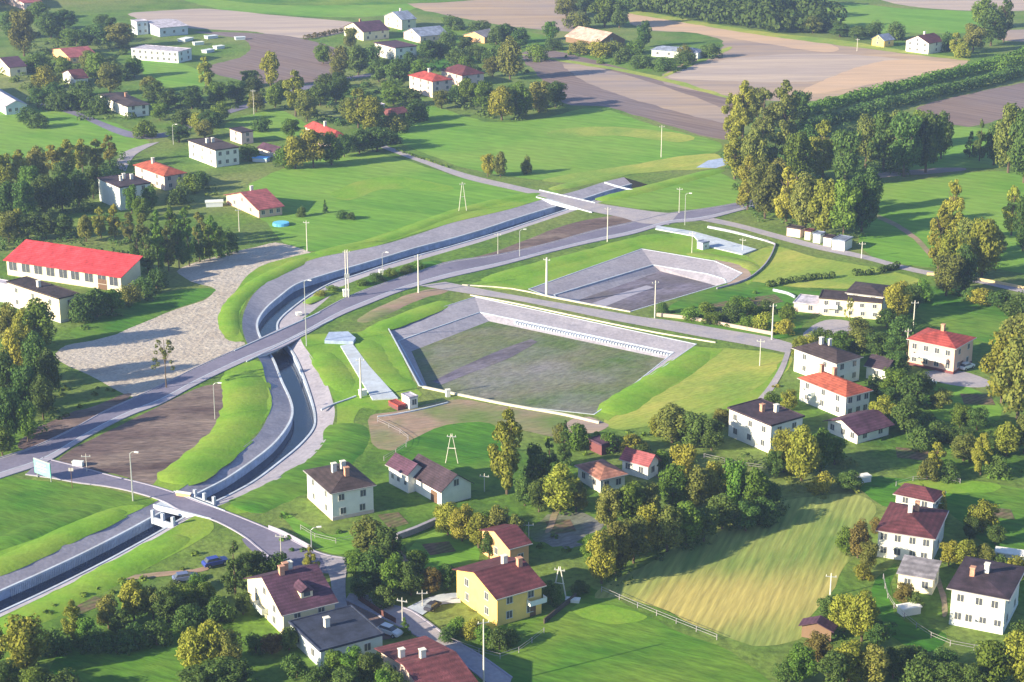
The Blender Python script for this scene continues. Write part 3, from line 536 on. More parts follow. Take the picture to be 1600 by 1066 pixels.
def win_mesh(wd, hh):
    k = (round(wd, 2), round(hh, 2))
    if k not in WINM:
        a = MB().box(-wd/2, wd/2, -.05, .03, 0, hh); p = bpy.data.meshes.new('pane'); p.from_pydata(a.v, [], a.f); p.materials.append(GL)
        b = MB(); t = .09
        b.box(-wd/2-t, wd/2+t, -.07, .05, hh+.001, hh+t); b.box(-wd/2-t-.05, wd/2+t+.05, -.14, .05, -t, -.001); b.box(-wd/2-t, -wd/2-.001, -.07, .05, 0, hh); b.box(wd/2+.001, wd/2+t, -.07, .05, 0, hh); b.box(-.035, .035, -.075, -.052, 0, hh)
        q = bpy.data.meshes.new('frame'); q.from_pydata(b.v, [], b.f); q.materials.append(FRM); WINM[k] = (p, q)
    return WINM[k]
def house(near, xl, xr, phi, h, roof, wall, rf, label, rise=2.0, ov=.5, floors=2, wl=(2,), wr=(2,), chim=(), name='house', cat='house', door=None, win=(1.15, 1.3), plinth=None, balcony=None, dormer=False, group=None, big=1.0):
    B0 = G(*near); ph = R(phi); v = Vector((math.cos(ph), math.sin(ph), 0)); u = Vector((-math.sin(ph), math.cos(ph), 0))
    def ln(d, px):
        k = (px - 800) / F; zc = B0.y * CP + CAM_H * SP
        return (k * zc - B0.x) / (d.x - k * d.y * CP)
    a = max(2.0, ln(u, xl)); c = max(2.0, ln(v, xr))
    cen = B0 + u * a/2 + v * c/2
    root = empty(name, cen, ph, label=label, cat=cat, group=group)
    X, Y = c/2, a/2
    wm = W[wall]
    w_ = MB()
    rv = MB()
    if roof in ('flat', 'hip'):
        w_.box(-X, X, -Y, Y, -.3, h)
    elif roof == 'gx':      # ridge along local x, gables left and right
        w_.add([(-X,-Y,-.3),(X,-Y,-.3),(X,Y,-.3),(-X,Y,-.3),(-X,-Y,h),(X,-Y,h),(X,Y,h),(-X,Y,h),(-X,0,h+rise),(X,0,h+rise)],
               [(0,1,5,4),(2,3,7,6),(1,2,6,9,5),(3,0,4,8,7),(3,2,1,0)])
    elif roof == 'gy':
        w_.add([(-X,-Y,-.3),(X,-Y,-.3),(X,Y,-.3),(-X,Y,-.3),(-X,-Y,h),(X,-Y,h),(X,Y,h),(-X,Y,h),(0,-Y,h+rise),(0,Y,h+rise)],
               [(0,1,5,8,4),(2,3,7,9,6),(1,2,6,5),(3,0,4,7),(3,2,1,0)])
    elif roof == 'shed':    # rises to the back of the left-front face (towards +x)
        w_.add([(-X,-Y,-.3),(X,-Y,-.3),(X,Y,-.3),(-X,Y,-.3),(-X,-Y,h),(X,-Y,h+rise),(X,Y,h+rise),(-X,Y,h)],
               [(0,1,5,4),(2,3,7,6),(1,2,6,5),(3,0,4,7),(3,2,1,0)])
    w_.build('wall', wm, root)
    t = .18; e = ov
    def slabq(P):   # thick roof plane
        n = len(P); rv.add([(p[0],p[1],p[2]+t) for p in P] + [(p[0],p[1],p[2]+.02) for p in P], [tuple(range(n)), tuple(range(n, 2*n))[::-1]] + [(i, n+i, n+(i+1) % n, (i+1) % n) for i in range(n)])
    ridge_h = h
    if roof == 'flat':
        rv.box(-X-e*.5, X+e*.5, -Y-e*.5, Y+e*.5, h+.01, h+.28)
        for (x0,x1,y0,y1) in ((-X-e*.5, X+e*.5, -Y-e*.5, -Y-e*.5+.25),(-X-e*.5, X+e*.5, Y+e*.5-.25, Y+e*.5),(-X-e*.5,-X-e*.5+.25,-Y-e*.5+.25,Y+e*.5-.25),(X+e*.5-.25,X+e*.5,-Y-e*.5+.25,Y+e*.5-.25)): rv.box(x0,x1,y0,y1,h+.281,h+.42)
        top = lambda x, y: h + .28
    elif roof == 'gx':
        s = rise / Y; lo = h - e*s
        slabq([(-X-e,-Y-e,lo),(X+e,-Y-e,lo),(X+e,0,h+rise),(-X-e,0,h+rise)]); slabq([(X+e,Y+e,lo),(-X-e,Y+e,lo),(-X-e,0.001,h+rise),(X+e,0.001,h+rise)])
        top = lambda x, y: h + rise - abs(y)*s
    elif roof == 'gy':
        s = rise / X; lo = h - e*s
        slabq([(-X-e,Y+e,lo),(-X-e,-Y-e,lo),(0,-Y-e,h+rise),(0,Y+e,h+rise)]); slabq([(X+e,-Y-e,lo),(X+e,Y+e,lo),(0.001,Y+e,h+rise),(0.001,-Y-e,h+rise)])
        top = lambda x, y: h + rise - abs(x)*s
    elif roof == 'shed':
        s = rise/(2*X); slabq([(-X-e,Y+e,h-e*s),(-X-e,-Y-e,h-e*s),(X+e,-Y-e,h+rise+e*s),(X+e,Y+e,h+rise+e*s)])
        top = lambda x, y: h + (x+X)*s
    elif roof == 'hip':
        m_ = min(X, Y) * .92; s = rise/m_; lo = h - .02; x1, y1 = X+e, Y+e; rx, ry = max(X-m_, 0.0), max(Y-m_, 0.0)
        rv.add([(-x1,-y1,lo+.02),(x1,-y1,lo+.02),(x1,y1,lo+.02),(-x1,y1,lo+.02),(-x1,-y1,lo+.2),(x1,-y1,lo+.2),(x1,y1,lo+.2),(-x1,y1,lo+.2),(-rx,-ry,h+rise),(rx,-ry,h+rise),(rx,ry,h+rise),(-rx,ry,h+rise)],
               [(3,2,1,0),(0,1,5,4),(1,2,6,5),(2,3,7,6),(3,0,4,7),(4,5,9,8),(5,6,10,9),(6,7,11,10),(7,4,8,11),(8,9,10,11)])
        top = lambda x, y: h + rise * min(1, min((X-abs(x)), (Y-abs(y)))/m_ + .1)
    ro = rv.build('roof', RF[rf], root)
    if roof in ('hip', 'gx', 'gy', 'shed') and near[1] > 400 and name == 'house':
        ge = h - e * (rise / (Y if roof == 'gx' else X)) if roof != 'hip' else h
        gb = MB()
        if roof in ('hip', 'gx'): gb.box(-X-e, X+e, -Y-e-.16, -Y-e-.01, ge-.04, ge+.12)
        if roof in ('hip', 'gy'): gb.box(-X-e-.16, -X-e-.01, -Y-e, Y+e, ge-.04, ge+.12)
        gb.build('gutter', STLG, ro)
    for ci, cc in enumerate(chim):
        x, y, kind = cc; x *= X; y *= Y; z0 = top(x, y) - .3; cm = CHM if kind == 'r' else CHW
        cb = MB().box(-.45, .45, -.4, .4, 0, 1.9); cb.box(-.55, .55, -.5, .5, 1.901, 2.05); o = cb.build('chimney', cm, ro); o.location = (x, y, z0)
    if plinth:
        MB().box(-X-.06, X+.06, -Y-.06, Y+.06, -.3, .7).build('plinth', W[plinth], root)
    fh = h / max(1, floors)
    pm, fm = win_mesh(*win)
    def put(x, y, z, rz):
        o = bpy.data.objects.new('window', pm); o.location = (x, y, z); o.rotation_euler = (0, 0, rz); link(o, root)
        f = bpy.data.objects.new('frame', fm); link(f, o)
    for fl in range(floors):
        z = fl * fh + fh * .36
        nl = wl[min(fl, len(wl)-1)]; nr = wr[min(fl, len(wr)-1)]
        for i in range(nl):
            y = Y - 2*Y*(i+.5)/nl + rnd.uniform(-.25, .25)
            put(-X-.003, y, z, -math.pi/2)
        for i in range(nr):
            x = -X + 2*X*(i+.5)/nr + rnd.uniform(-.25, .25)
            put(x, -Y-.003, z, 0)
    if roof == 'gx' and rise > 2.2: put(-X-.003, 0, h + .25, -math.pi/2)
    if roof == 'gy' and rise > 2.2: put(0, -Y-.003, h + .25, 0)
    if door:
        side, t0, wd, hh, dm = door
        o = MB().box(-wd/2, wd/2, -.08, .04, 0, hh).build('door', dm, root)
        if side == 'L': o.location = (-X-.01, Y - 2*Y*t0, .02); o.rotation_euler = (0, 0, -math.pi/2)
        else: o.location = (-X + 2*X*t0, -Y-.01, .02)
    if balcony:
        side, t0, wd, zz = balcony
        b = MB().box(-wd/2, wd/2, -1.2, 0, 0, .16); 
        b.box(-wd/2, wd/2, -1.2, -1.14, .161, 1.0); b.box(-wd/2, -wd/2+.06, -1.139, 0, .161, 1.0); b.box(wd/2-.06, wd/2, -1.139, 0, .161, 1.0)
        o = b.build('balcony', W['pale'], root)
        if side == 'L': o.location = (-X-.01, Y - 2*Y*t0, zz); o.rotation_euler = (0, 0, -math.pi/2)
        else: o.location = (-X + 2*X*t0, -Y-.01, zz)
    if dormer:
        d = MB().box(-1.1, 1.1, -1.2, 1.8, 0, 1.3); o = d.build('dormer', wm, ro); o.location = (.1*X, -Y*.62, top(0, -Y*.62)-.4)
        q = MB().add([(-1.4,-1.5,1.2),(1.4,-1.5,1.2),(1.4,2.2,1.2),(-1.4,2.2,1.2),(0,-1.5,2.1),(0,2.2,2.1)], [(0,1,4),(3,5,2),(0,4,5,3),(1,2,5,4),(3,2,1,0)]).build('dormer_roof', RF[rf], ro); q.location = o.location
        g = MB().box(-.6, .6, -1.24, -1.21, .25, 1.1).build('dormer_window', GL, ro); g.location = o.location
    return root
GR = 'houses of the village'
# near and middle
house((520,814), 481, 584, 28, 5.9, 'hip', 'white', 'brown', 'white two-storey cube house with low dark hipped roof beside the channel', rise=1.5, wl=(2,2), wr=(2,2), chim=((-.2,.1,'w'),(.3,.2,'w'),(.1,-.4,'r')), plinth='blush', big=1)
house((690,791), 634, 736, 36, 3.4, 'gy', 'white', 'dark', 'white barn with broad dark roof and blank right gable', rise=2.6, floors=1, wl=(0,), wr=(0,), ov=.5, cat='barn', name='barn', door=('L', .8, 2.2, 2.4, DOOR))
house((638,771), 608, 664, 38, 4.4, 'gy', 'white', 'purple', 'narrow white wing with three small windows left of the dark roofed barn', rise=1.6, floors=1, wl=(3,), wr=(0,), win=(.8,.9))
house((777,979), 714, 846, 33, 5.6, 'gx', 'yellow', 'maroon', 'bright yellow two-storey house with dark red roof and gable, by the pale drive', rise=2.1, ov=.6, wl=(2,2), wr=(2,2), chim=((.3,.05,'w'),(.75,-.2,'r')), balcony=('R', .85, 3.5, 2.6), door=('R', .8, 1.2, 2.1, DOOR))
house((797,893), 754, 826, 33, 4.8, 'gx', 'orange', 'maroon', 'small orange rear wing behind the bright yellow house', rise=1.6, floors=1, wl=(1,), wr=(1,))
house((444,995), 388, 524, 30, 4.4, 'gx', 'cream', 'purple', 'cream house with steep purple roof, dormer and balconies at the bottom left', rise=3.6, ov=.5, floors=2, wl=(2,2), wr=(2,2), chim=((-.35,-.05,'r'),(-.1,.1,'r'),(.1,.15,'w')), balcony=('L', .45, 4.0, 1.4), dormer=True)
house((502,1046), 455, 598, 31, 3.3, 'flat', 'pale', 'slate', 'low garage with dark blue flat roof beside the cream house', ov=.6, floors=1, wl=(2,), wr=(2,), chim=((-.2,.2,'w'),), name='garage', cat='garage')
house((684,1128), 596, 752, 28, 2.8, 'gx', 'blush', 'redbrown', 'house with wide reddish roof cut by the bottom edge', rise=2.2, ov=.9, floors=1, wl=(2,), wr=(3,), chim=((-.85,.35,'w'),(-.2,.1,'w')))
house((938,771), 903, 976, 30, 3.0, 'hip', 'white', 'clay', 'low white bungalow with orange-brown roof among the trees', rise=1.3, floors=1, wl=(2,), wr=(2,))
house((1012,750), 972, 1028, 52, 3.4, 'gy', 'white', 'magenta', 'white cottage with pinkish red roof right of the orange bungalow', rise=1.6, floors=1, wl=(2,), wr=(1,))
house((940,712), 921, 965, 36, 2.3, 'flat', 'maroon', 'purple', 'dark maroon garden shed with flat violet roof', ov=.5, floors=1, wl=(0,), wr=(0,), name='garden_shed', cat='shed')
house((1203,709), 1138, 1252, 36, 6.4, 'flat', 'white', 'dark', 'tall white flat roofed house with pink chimney, leftmost of the right-hand group', ov=.7, wl=(3,3), wr=(2,2), chim=((-.1,.1,'r'),(.4,-.2,'w')))
house((1305,604), 1240, 1342, 36, 5.8, 'hip', 'white', 'brown', 'white house with dark brown roof behind the orange-red roof', rise=1.7, wl=(2,2), wr=(2,2), chim=((0,.3,'w'),(.5,.2,'w')))
house((1320,655), 1249, 1357, 34, 5.4, 'hip', 'white', 'orange', 'white house with bright orange-red roof and blue shaded end wall', rise=2.1, wl=(3,3), wr=(3,3), chim=((-.1,.55,'r'),(.1,.1,'r')), balcony=('L', .22, 3.5, 2.6))
house((1383,598), 1353, 1402, 50, 3.4, 'gy', 'white', 'dark', 'small white gabled house with dark roof right of the brown roofed house', rise=1.8, floors=1, wl=(1,), wr=(1,))
house((1339,694), 1293, 1388, 35, 2.7, 'gx', 'white', 'purple', 'long low white outbuilding with dark violet roof below the orange-red roof', rise=1.8, floors=1, wl=(3,), wr=(2,), ov=.9, name='outbuilding', cat='outbuilding')
house((1376,500), 1279, 1380, 74, 4.6, 'flat', 'cream', 'brown', 'long sunlit cream house with flat roof below the hedges', ov=.4, wl=(5,5), wr=(1,1), balcony=('L', .2, 3.5, 2.3), floors=2, win=(1.0,1.0))
house((1378,494), 1322, 1392, 66, 5.4, 'hip', 'white', 'brown', 'taller white block with brown hipped roof at the end of the long cream house', rise=1.3, wl=(2,2), wr=(1,1))
house((1290,492), 1240, 1300, 68, 2.3, 'flat', 'blush', 'lilac', 'low pinkish lean-to left of the long cream house', floors=1, wl=(1,), wr=(0,), name='lean_to', cat='shed')
house((1489,585), 1418, 1518, 52, 6.6, 'hip', 'pink', 'red', 'pinkish house with broad red hipped roof and long balcony at the right', rise=1.9, wl=(4,4), wr=(2,2), chim=((.1,.0,'r'),), balcony=('L', .5, 9.0, 2.7), plinth='maroon', door=('R', .4, 2.2, 2.2, DOOR))
house((1455,883), 1370, 1474, 68, 5.4, 'hip', 'white', 'maroon', 'white double house with dark maroon roof and divided front', rise=1.8, wl=(4,4), wr=(1,1), chim=((0,.1,'w'),(.2,-.1,'r')))
house((1455,818), 1398, 1470, 58, 4.6, 'hip', 'white', 'maroon', 'white house with maroon roof just behind the white double house', rise=1.6, wl=(3,2), wr=(2,1))
house((1456,930), 1402, 1466, 66, 3.1, 'shed', 'cream', 'grey', 'small cream shed with grey roof below the white double house', rise=1.0, floors=1, wl=(2,), wr=(1,), name='shed', cat='shed', ov=.3)
house((1566,992), 1483, 1590, 64, 7.0, 'hip', 'white', 'dark', 'tall white house with near flat black roof at the lower right', rise=.8, ov=.8, wl=(4,3), wr=(2,2), floors=2, chim=((-.2,.5,'r'),(.1,.05,'w')), plinth='pale', balcony=('L', .75, 5.0, 1.0))
house((1298,1004), 1252, 1302, 66, 2.3, 'gx', 'wood', 'purple', 'dark violet roofed shed between the trees below the hay field', rise=1.0, floors=1, wl=(0,), wr=(0,), name='shed', cat='shed')
# left side
house((190,457), 12, 221, 64, 4.6, 'shed', 'cream', 'bright', 'long garage building with bright red roof and pillared front', rise=3.2, ov=.7, floors=1, wl=(9,), wr=(0,), win=(2.9,2.7), name='garage_block', cat='garage building', door=('L', .84, 3.0, 3.0, DOOR))  # wide dark panes stand in for the shaded openings of the garage front
house((95,505), 15, 125, 48, 6.6, 'flat', 'cream', 'brown', 'cream block with dark brown flat roof in front of the red roofed garages', ov=.6, wl=(3,3), wr=(1,1), chim=((-.1,.1,'w'),), plinth='grey')
house((14,474), -60, 24, 62, 5.2, 'flat', 'blue', 'lilac', 'pale blue block cut by the left edge beside the red roofed garages', wl=(2,2), wr=(1,1))
house((189,329), 156, 237, 36, 7.6, 'flat', 'pale', 'dark', 'tall white flat roofed house in front of the left wood', ov=.6, wl=(0,0), wr=(1,2), floors=3, chim=((-.2,0,'w'),(.2,.3,'w'),(.5,0,'w')))
house((258,298), 212, 291, 38, 5.0, 'hip', 'blush', 'orange', 'pinkish house with orange-brown roof behind the tall white flat roofed house', rise=2.0, wl=(2,2), wr=(2,2), chim=((-.2,.3,'w'),))
house((405,341), 354, 441, 34, 2.9, 'gx', 'pink', 'magenta', 'pink gabled bungalow with wide magenta roof at the edge of the bright meadow', rise=3.3, ov=.7, floors=1, wl=(2,), wr=(3,), chim=((0,.1,'w'),))
house((338,262), 296, 374, 36, 6.2, 'flat', 'white', 'brown', 'white flat roofed house with two white chimneys and orange trim', ov=.6, wl=(3,3), wr=(3,3), chim=((-.3,.2,'w'),(.2,.2,'w')))
house((378,226), 360, 396, 36, 4.5, 'flat', 'blush', 'dark', 'small pinkish block behind the white house with orange trim', wl=(1,1), wr=(1,1))
house((430,247), 404, 448, 42, 2.3, 'gy', 'grey', 'purple', 'low dark roofed shed left of the red hipped roof house', rise=1.4, floors=1, wl=(0,), wr=(0,), name='shed', cat='shed')
house((522,238), 478, 541, 30, 5.2, 'hip', 'blush', 'red', 'house with glowing red hipped roof behind two golden trees', rise=2.4, wl=(2,2), wr=(2,2), chim=((0,0,'w'),))
house((200,184), 158, 233, 32, 4.6, 'hip', 'white', 'brown', 'white house with low brown roof above the left meadow', rise=1.1, ov=.8, wl=(3,3), wr=(2,2), chim=((.2,0,'r'),))
house((118,136), 99, 138, 30, 3.6, 'gx', 'white', 'maroon', 'little white gabled house with maroon roof in the left gardens', rise=2.6, floors=1, wl=(1,), wr=(2,))
house((110,100), 82, 152, 30, 3.0, 'gx', 'orange', 'magenta', 'long red roof behind the little white gabled house', rise=2.4, floors=1, wl=(1,), wr=(3,))
house((16,120), -10, 42, 34, 4.2, 'gx', 'cream', 'purple', 'cream gabled house with violet roof at the left edge', rise=3.0, floors=1, wl=(1,), wr=(1,))
house((10,180), -50, 43, 30, 3.6, 'gy', 'blue', 'lilac', 'pale building with lilac roof cut by the left edge', rise=2.0, floors=1, wl=(2,), wr=(3,))
house((38,16), -10, 66, 32, 4.0, 'gx', 'blush', 'magenta', 'violet roofed house in the top left corner', rise=2.4, floors=1, wl=(1,), wr=(2,))
house((279,99), 206, 300, 66, 5.2, 'flat', 'pale', 'lilac', 'long white building with lilac flat roof by the ploughed field', ov=.3, floors=2, wl=(8,8), wr=(2,2), name='hall', cat='hall')
house((250,58), 215, 294, 34, 4.6, 'gx', 'blue', 'lilac', 'pale blue hall with lilac roof behind the long white building', rise=1.4, floors=1, wl=(2,), wr=(3,), name='hall', cat='hall')
house((215,55), 206, 232, 34, 6.8, 'flat', 'blue', 'lilac', 'narrow pale blue tower block left of the pale blue hall', floors=2, wl=(1,1), wr=(2,2))
house((568,64), 538, 608, 33, 4.6, 'gx', 'cream', 'purple', 'cream gabled house with violet-red roof at the edge of the stubble field', rise=3.6, wl=(2,2), wr=(3,2), chim=((-.4,.1,'r'),))
house((628,47), 601, 650, 34, 5.4, 'gx', 'cream', 'bluegrey', 'tall cream gabled house with blue-grey roof, farthest of the top group', rise=3.2, wl=(2,2), wr=(1,1), chim=((.2,.1,'w'),))
house((618,95), 586, 651, 34, 6.0, 'flat', 'white', 'purple', 'white flat roofed cube below the cream gabled houses', ov=.8, wl=(2,2), wr=(2,2))
house((657,68), 631, 700, 32, 3.6, 'gx', 'blush', 'bluegrey', 'pinkish gabled house with long blue-grey roof in the top group', rise=3.0, floors=1, wl=(1,), wr=(3,))
house((757,68), 725, 780, 52, 3.2, 'gx', 'orange', 'grey', 'orange walled farm building with grey roof right of the top group', rise=2.2, floors=1, wl=(2,), wr=(1,))
house((676,153), 640, 706, 34, 7.0, 'hip', 'blush', 'red', 'pink tall house with glowing red hipped roof above the bright meadow', rise=2.2, wl=(3,3), wr=(2,2), floors=3, chim=((0,.1,'w'),))
house((722,136), 690, 756, 33, 5.0, 'hip', 'blush', 'maroon', 'maroon roofed house joined behind the glowing red roof', rise=3.0, wl=(2,2), wr=(2,2))
house((592,176), 575, 601, 34, 3.0, 'flat', 'grey', 'lilac', 'small grey hut behind the golden trees by the red roof', floors=1, wl=(1,), wr=(1,), name='hut', cat='hut')
house((622,186), 600, 640, 34, 2.2, 'gx', 'maroon', 'maroon', 'low maroon shed right of the golden trees', rise=1.3, floors=1, wl=(0,), wr=(0,), name='shed', cat='shed')
house((935,76), 884, 976, 36, 3.0, 'gy', 'wood', 'tan', 'big farm barn with sunlit pinkish tan roof in the far gardens', rise=4.2, floors=1, wl=(0,), wr=(0,), name='barn', cat='barn')
house((1090,93), 1018, 1099, 66, 3.2, 'hip', 'pale', 'bluegrey', 'long white bungalow with blue-grey roof in the far garden island', rise=1.6, floors=1, wl=(4,), wr=(1,))
house((1381,74), 1362, 1396, 40, 3.4, 'gx', 'yellow', 'bluegrey', 'tiny yellow cottage with blue roof at the far stubble field', rise=2.4, floors=1, wl=(1,), wr=(1,))
house((1450,85), 1415, 1474, 44, 5.4, 'gx', 'white', 'maroon', 'tall white gabled house with maroon roof at the far stubble field', rise=3.0, wl=(3,3), wr=(1,1), chim=((0,.1,'w'),))
house((1319,393), 1300, 1331, 56, 3.0, 'flat', 'white', 'bluegrey', 'white garage with blue roof at the right end of the garage row', floors=1, wl=(0,), wr=(0,), name='garage', cat='garage', group='garages in a row by the lane', door=('L', .5, 2.2, 2.1, W['grey']))
for (nx, ny, x0, x1, lb, wc, rc) in ((1298,386,1286,1304,'white garage with dark roof second from the right end of the garage row','white','dark'),(1281,381,1270,1288,'greyish garage in the middle of the garage row','pale','bluegrey'),(1266,376,1257,1272,'sunlit yellow garage second from the left end of the garage row','cream','maroon'),(1250,372,1229,1256,'pinkish shed at the left end of the garage row','blush','brown')):
    house((nx, ny), x0, x1, 56, 2.7, 'flat', wc, rc, lb, floors=1, wl=(0,), wr=(0,), name='garage', cat='garage', group='garages in a row by the lane', door=('L', .5, 1.8, 2.0, W['grey']))
house((640,640), 628, 653, 36, 2.6, 'flat', 'white', 'lilac', 'small white kiosk with pale roof at the foot of the ramp', floors=1, wl=(0,), wr=(1,), name='kiosk', cat='kiosk', ov=.2)
house((622,642), 607, 634, 36, .9, 'flat', 'maroon', 'red', 'low red brick bin enclosure left of the white kiosk', floors=1, wl=(0,), wr=(0,), name='bin_enclosure', cat='enclosure', ov=.05)
house((1098,391), 1089, 1108, 40, 2.0, 'flat', 'pale', 'bluegrey', 'small bluish pump house on the slab behind the small basin', floors=1, wl=(0,), wr=(1,), win=(.6,.6), name='pump_house', cat='kiosk', ov=.2)

# ---------------------------------------------------------------- poles, lamps, signs
PC = mat('pole_concrete', (.62, .60, .56), (.52, .50, .48), 2, coord='obj'); STL = mat('galvanised_steel', (.5, .52, .55), rough=.45, metallic=.6)
def pole(px, py, hp, kind, label, r=.17):
    H = hp / vs(py); root = empty('power_pole' if kind != 'lamp' else 'street_lamp', G(px, py), rnd.uniform(-.4, .4), label=label, cat='pole' if kind != 'lamp' else 'street lamp', group='poles and lamps of the valley')
    if kind == 'A':
        for s in (-1, 1): MB().tube([(s*1.4, 0, -.3), (s*.12, 0, H)], r*.9, r*.6, 8).build('leg', PC, root)
        MB().box(-.9, .9, -.05, .05, H*.5, H*.5+.14).build('crosspiece', PC, root)
    elif kind == 'double':
        for s in (-1, 1): MB().tube([(s*.35, 0, -.3), (s*.3, 0, H)], r*1.1, r*.8, 8).build('shaft', PC, root)
        MB().box(-.7, .7, -.5, .5, H*.42, H*.42+1.1).build('transformer', STL, root)
    else: MB().tube([(0, 0, -.3), (0, 0, H)], r * 1.15, r * .7, 8).build('shaft', PC if kind != 'lamp' else STL, root)
    if kind == 'lamp':
        b = MB().tube([(0, 0, H-.1), (.5, 0, H+.35), (1.3, 0, H+.45)], .06, .05, 6); b.build('bracket', STL, root)
        MB().box(1.1, 2.0, -.2, .2, H+.36, H+.55).build('lamp_head', mat('lamp_glass', (.8, .8, .8), rough=.3), root)
    else:
        MB().box(-1.0, 1.0, -.07, .07, H-.75, H-.6).build('crossarm', STL, root)
        for k in (-.85, 0, .85): MB().tube([(k, 0, H-.6), (k, 0, H-.3)], .07, .05, 6).build('insulator', mat('porcelain', (.7, .68, .62), rough=.3), root)
    return root
for a in [(480,393,48,'s','slim pale pole in the meadow by the blue pool',.15),(723,331,46,'A','A-shaped pole in the bright meadow above the channel',.13),(543,465,74,'double','twin-shafted transformer pole between channel and main road',.17),
 (654,458,60,'s','stout pale pole beside the main road left of the lane junction',.22),(479,541,100,'lamp','tall thin mast standing at the main road bridge',.13),(598,432,36,'lamp','thin lamp post on the bank above the main road bend',.1),
 (812,401,40,'lamp','lamp post on the brown earth beside the upper main road',.11),(949,378,54,'s','pole standing at the upper main road before the crossroads',.15),(854,461,58,'s','thick white pole at the corner of the small basin',.36),
 (1023,497,58,'s','pale pole where the pink garden wall begins',.16),(1033,246,50,'s','lone pale pole on the far bright meadow',.15),(1206,531,56,'s','pole at the right end of the pink garden wall',.2),(1187,572,42,'s','thin pole in the dry grass field',.1),
 (374,362,36,'s','short pole in front of the pink bungalow',.12),(208,783,74,'lamp','tall street lamp beside the side road',.15),(756,1075,106,'s','tall pale pole at the bottom edge beside the street',.14),(564,622,62,'s','bright white pole beside the concrete ramp',.26),
 (706,724,46,'A','A-shaped pole on the lawn behind the dark roofed barn',.1),(1427,512,42,'s','pale pole behind the pink house',.16),(1416,562,48,'s','white pole at the left corner of the pink house',.14),(757,768,28,'s','short pole right of the barn',.1),
 (874,938,52,'A','A-shaped pole behind the yellow house',.16),(826,852,36,'s','thin pole in the yard above the yellow house',.1),(1297,932,36,'s','sunlit pole at the edge of the hay field',.14),(1339,80,20,'s','tiny pole in the far stubble field',.12),
 (1070,352,48,'lamp','lamp mast at the crossroads',.1),(1081,396,34,'s','thin green-grey pole beside the pump house',.1),(440,886,52,'s','thin pole at the edge of the side road near the cream house',.08),(397,182,42,'s','far pole in the village above the paddock',.12),
 (271,226,30,'lamp','street lamp on the village street',.12),(487,862,34,'lamp','garden lamp in front of the white cube house',.1),(336,655,54,'lamp','thin lamp on the churned earth left of the grass bank',.09),(136,737,28,'s','thin post on the churned earth by the junction',.07),
 (1061,333,40,'s','thin pole at the far side of the crossroads',.1),(778,398,34,'s','slender post by the upper main road, left of the lamp post',.08),(629,980,46,'s','pole beside the narrow street',.1),(1346,404,26,'s','small white marker post by the lane',.14),
 (1160,392,20,'s','small post at the end of the slab behind the small basin',.1),(1440,870-60,22,'s','short post behind the maroon roofed houses',.08),(660,948,26,'s','thin garden post at the pale drive',.07)]: pole(*a)

# billboard at the road junction
bb = empty('billboard', G(68, 750), R(-38), label='pale green billboard on legs at the road junction, lower left', cat='billboard')
s_ = 1/hs(750)
MB().box(-2.6, 2.6, -.12, .12, 1.1, 4.2).build('panel', mat('billboard_face', (.22, .58, .50), (.17, .48, .42), .8, coord='obj'), bb)
MB().box(-2.7, 2.7, -.14, .14, 4.201, 4.4).build('top_rail', STL, bb)
for x in (-2.2, 2.2): MB().tube([(x, .25, -.2), (x, .25, 4.2)], .12, .12, 8).build('leg', STL, bb)
for y_, a_ in ((3.3, 1.7), (2.6, 2.0), (1.9, 1.3)):
    MB().box(-a_, a_*.7, -.135, -.122, y_, y_+.22).build('printed_band', mat('faded_print', (.75, .8, .78)), bb)
sp = empty('sign_post', G(113, 763), label='dark thin signpost right of the billboard', cat='sign'); MB().tube([(0,0,-.2),(0,0,4.6)], .09, .07, 6).build('post', DOOR, sp); MB().box(-.5, .5, -.05, .05, 3.8, 4.5).build('sign_plate', W['grey'], sp)
def small(name, px, py, dims, m, label, cat, rz=0, m2=None):
    r = empty(name, G(px, py), R(rz), label=label, cat=cat); a, b, h = dims
    MB().box(-a/2, a/2, -b/2, b/2, 0, h*.8).build('body', m, r); MB().box(-a*.55, a*.55, -b*.55, b*.55, h*.8+.001, h).build('lid', m2 or m, r); return r
small('road_barrier', 287, 776, (3.2, .6, 1.0), W['orange'], 'orange and white road barrier at the side road bridge', 'barrier', -20, W['white'])
small('concrete_block', 122, 728, (2.2, 1.0, 1.1), W['pale'], 'pale block on the verge at the road junction', 'block', -10)
small('meter_cabinet', 567, 618, (1.6, 1.2, 1.5), W['white'], 'white cabinet at the foot of the bright pole by the ramp', 'cabinet', 30)
small('meter_cabinet', 541, 463, (1.6, 1.2, 2.0), W['pale'], 'pale cabinet at the foot of the transformer pole', 'cabinet', 20)
small('meter_cabinet', 596, 428, (1.3, 1.0, 1.2), W['white'], 'white cabinet at the foot of the lamp above the road bend', 'cabinet', 20)
small('marker_stone', 700, 620, (1.0, .7, 1.9), W['white'], 'white marker stone on the rim of the large basin', 'stone', 20)
small('manhole_cover_block', 467, 492, (1.4, 1.4, .7), W['white'], 'white block on the paved slope inside the channel bend', 'block', 20)
small('garden_tank', 1349, 752, (2.6, 1.8, 1.4), W['blue'], 'pale blue tank on the lawn below the big bright trees', 'tank', 20, W['white'])
small('stone_heap', 1420, 958, (3.6, 2.0, 1.5), W['white'], 'white heap of stones below the brown shrub', 'heap', 20)
small('boat_trailer', 895, 940, (2.4, 1.2, .6), W['white'], 'white upturned tub on the lawn by the A-shaped pole', 'tub', -10)
small('greenhouse', 335, 322, (5.5, 3.0, 1.8), W['blue'], 'light blue cold frame left of the pink bungalow', 'greenhouse', 10, W['pale'])
small('greenhouse', 408, 252, (5.5, 3.2, 1.6), W['blue'], 'blue covered frame between village and meadow', 'greenhouse', -15, mat('blue_cover', (.15, .4, .8)))
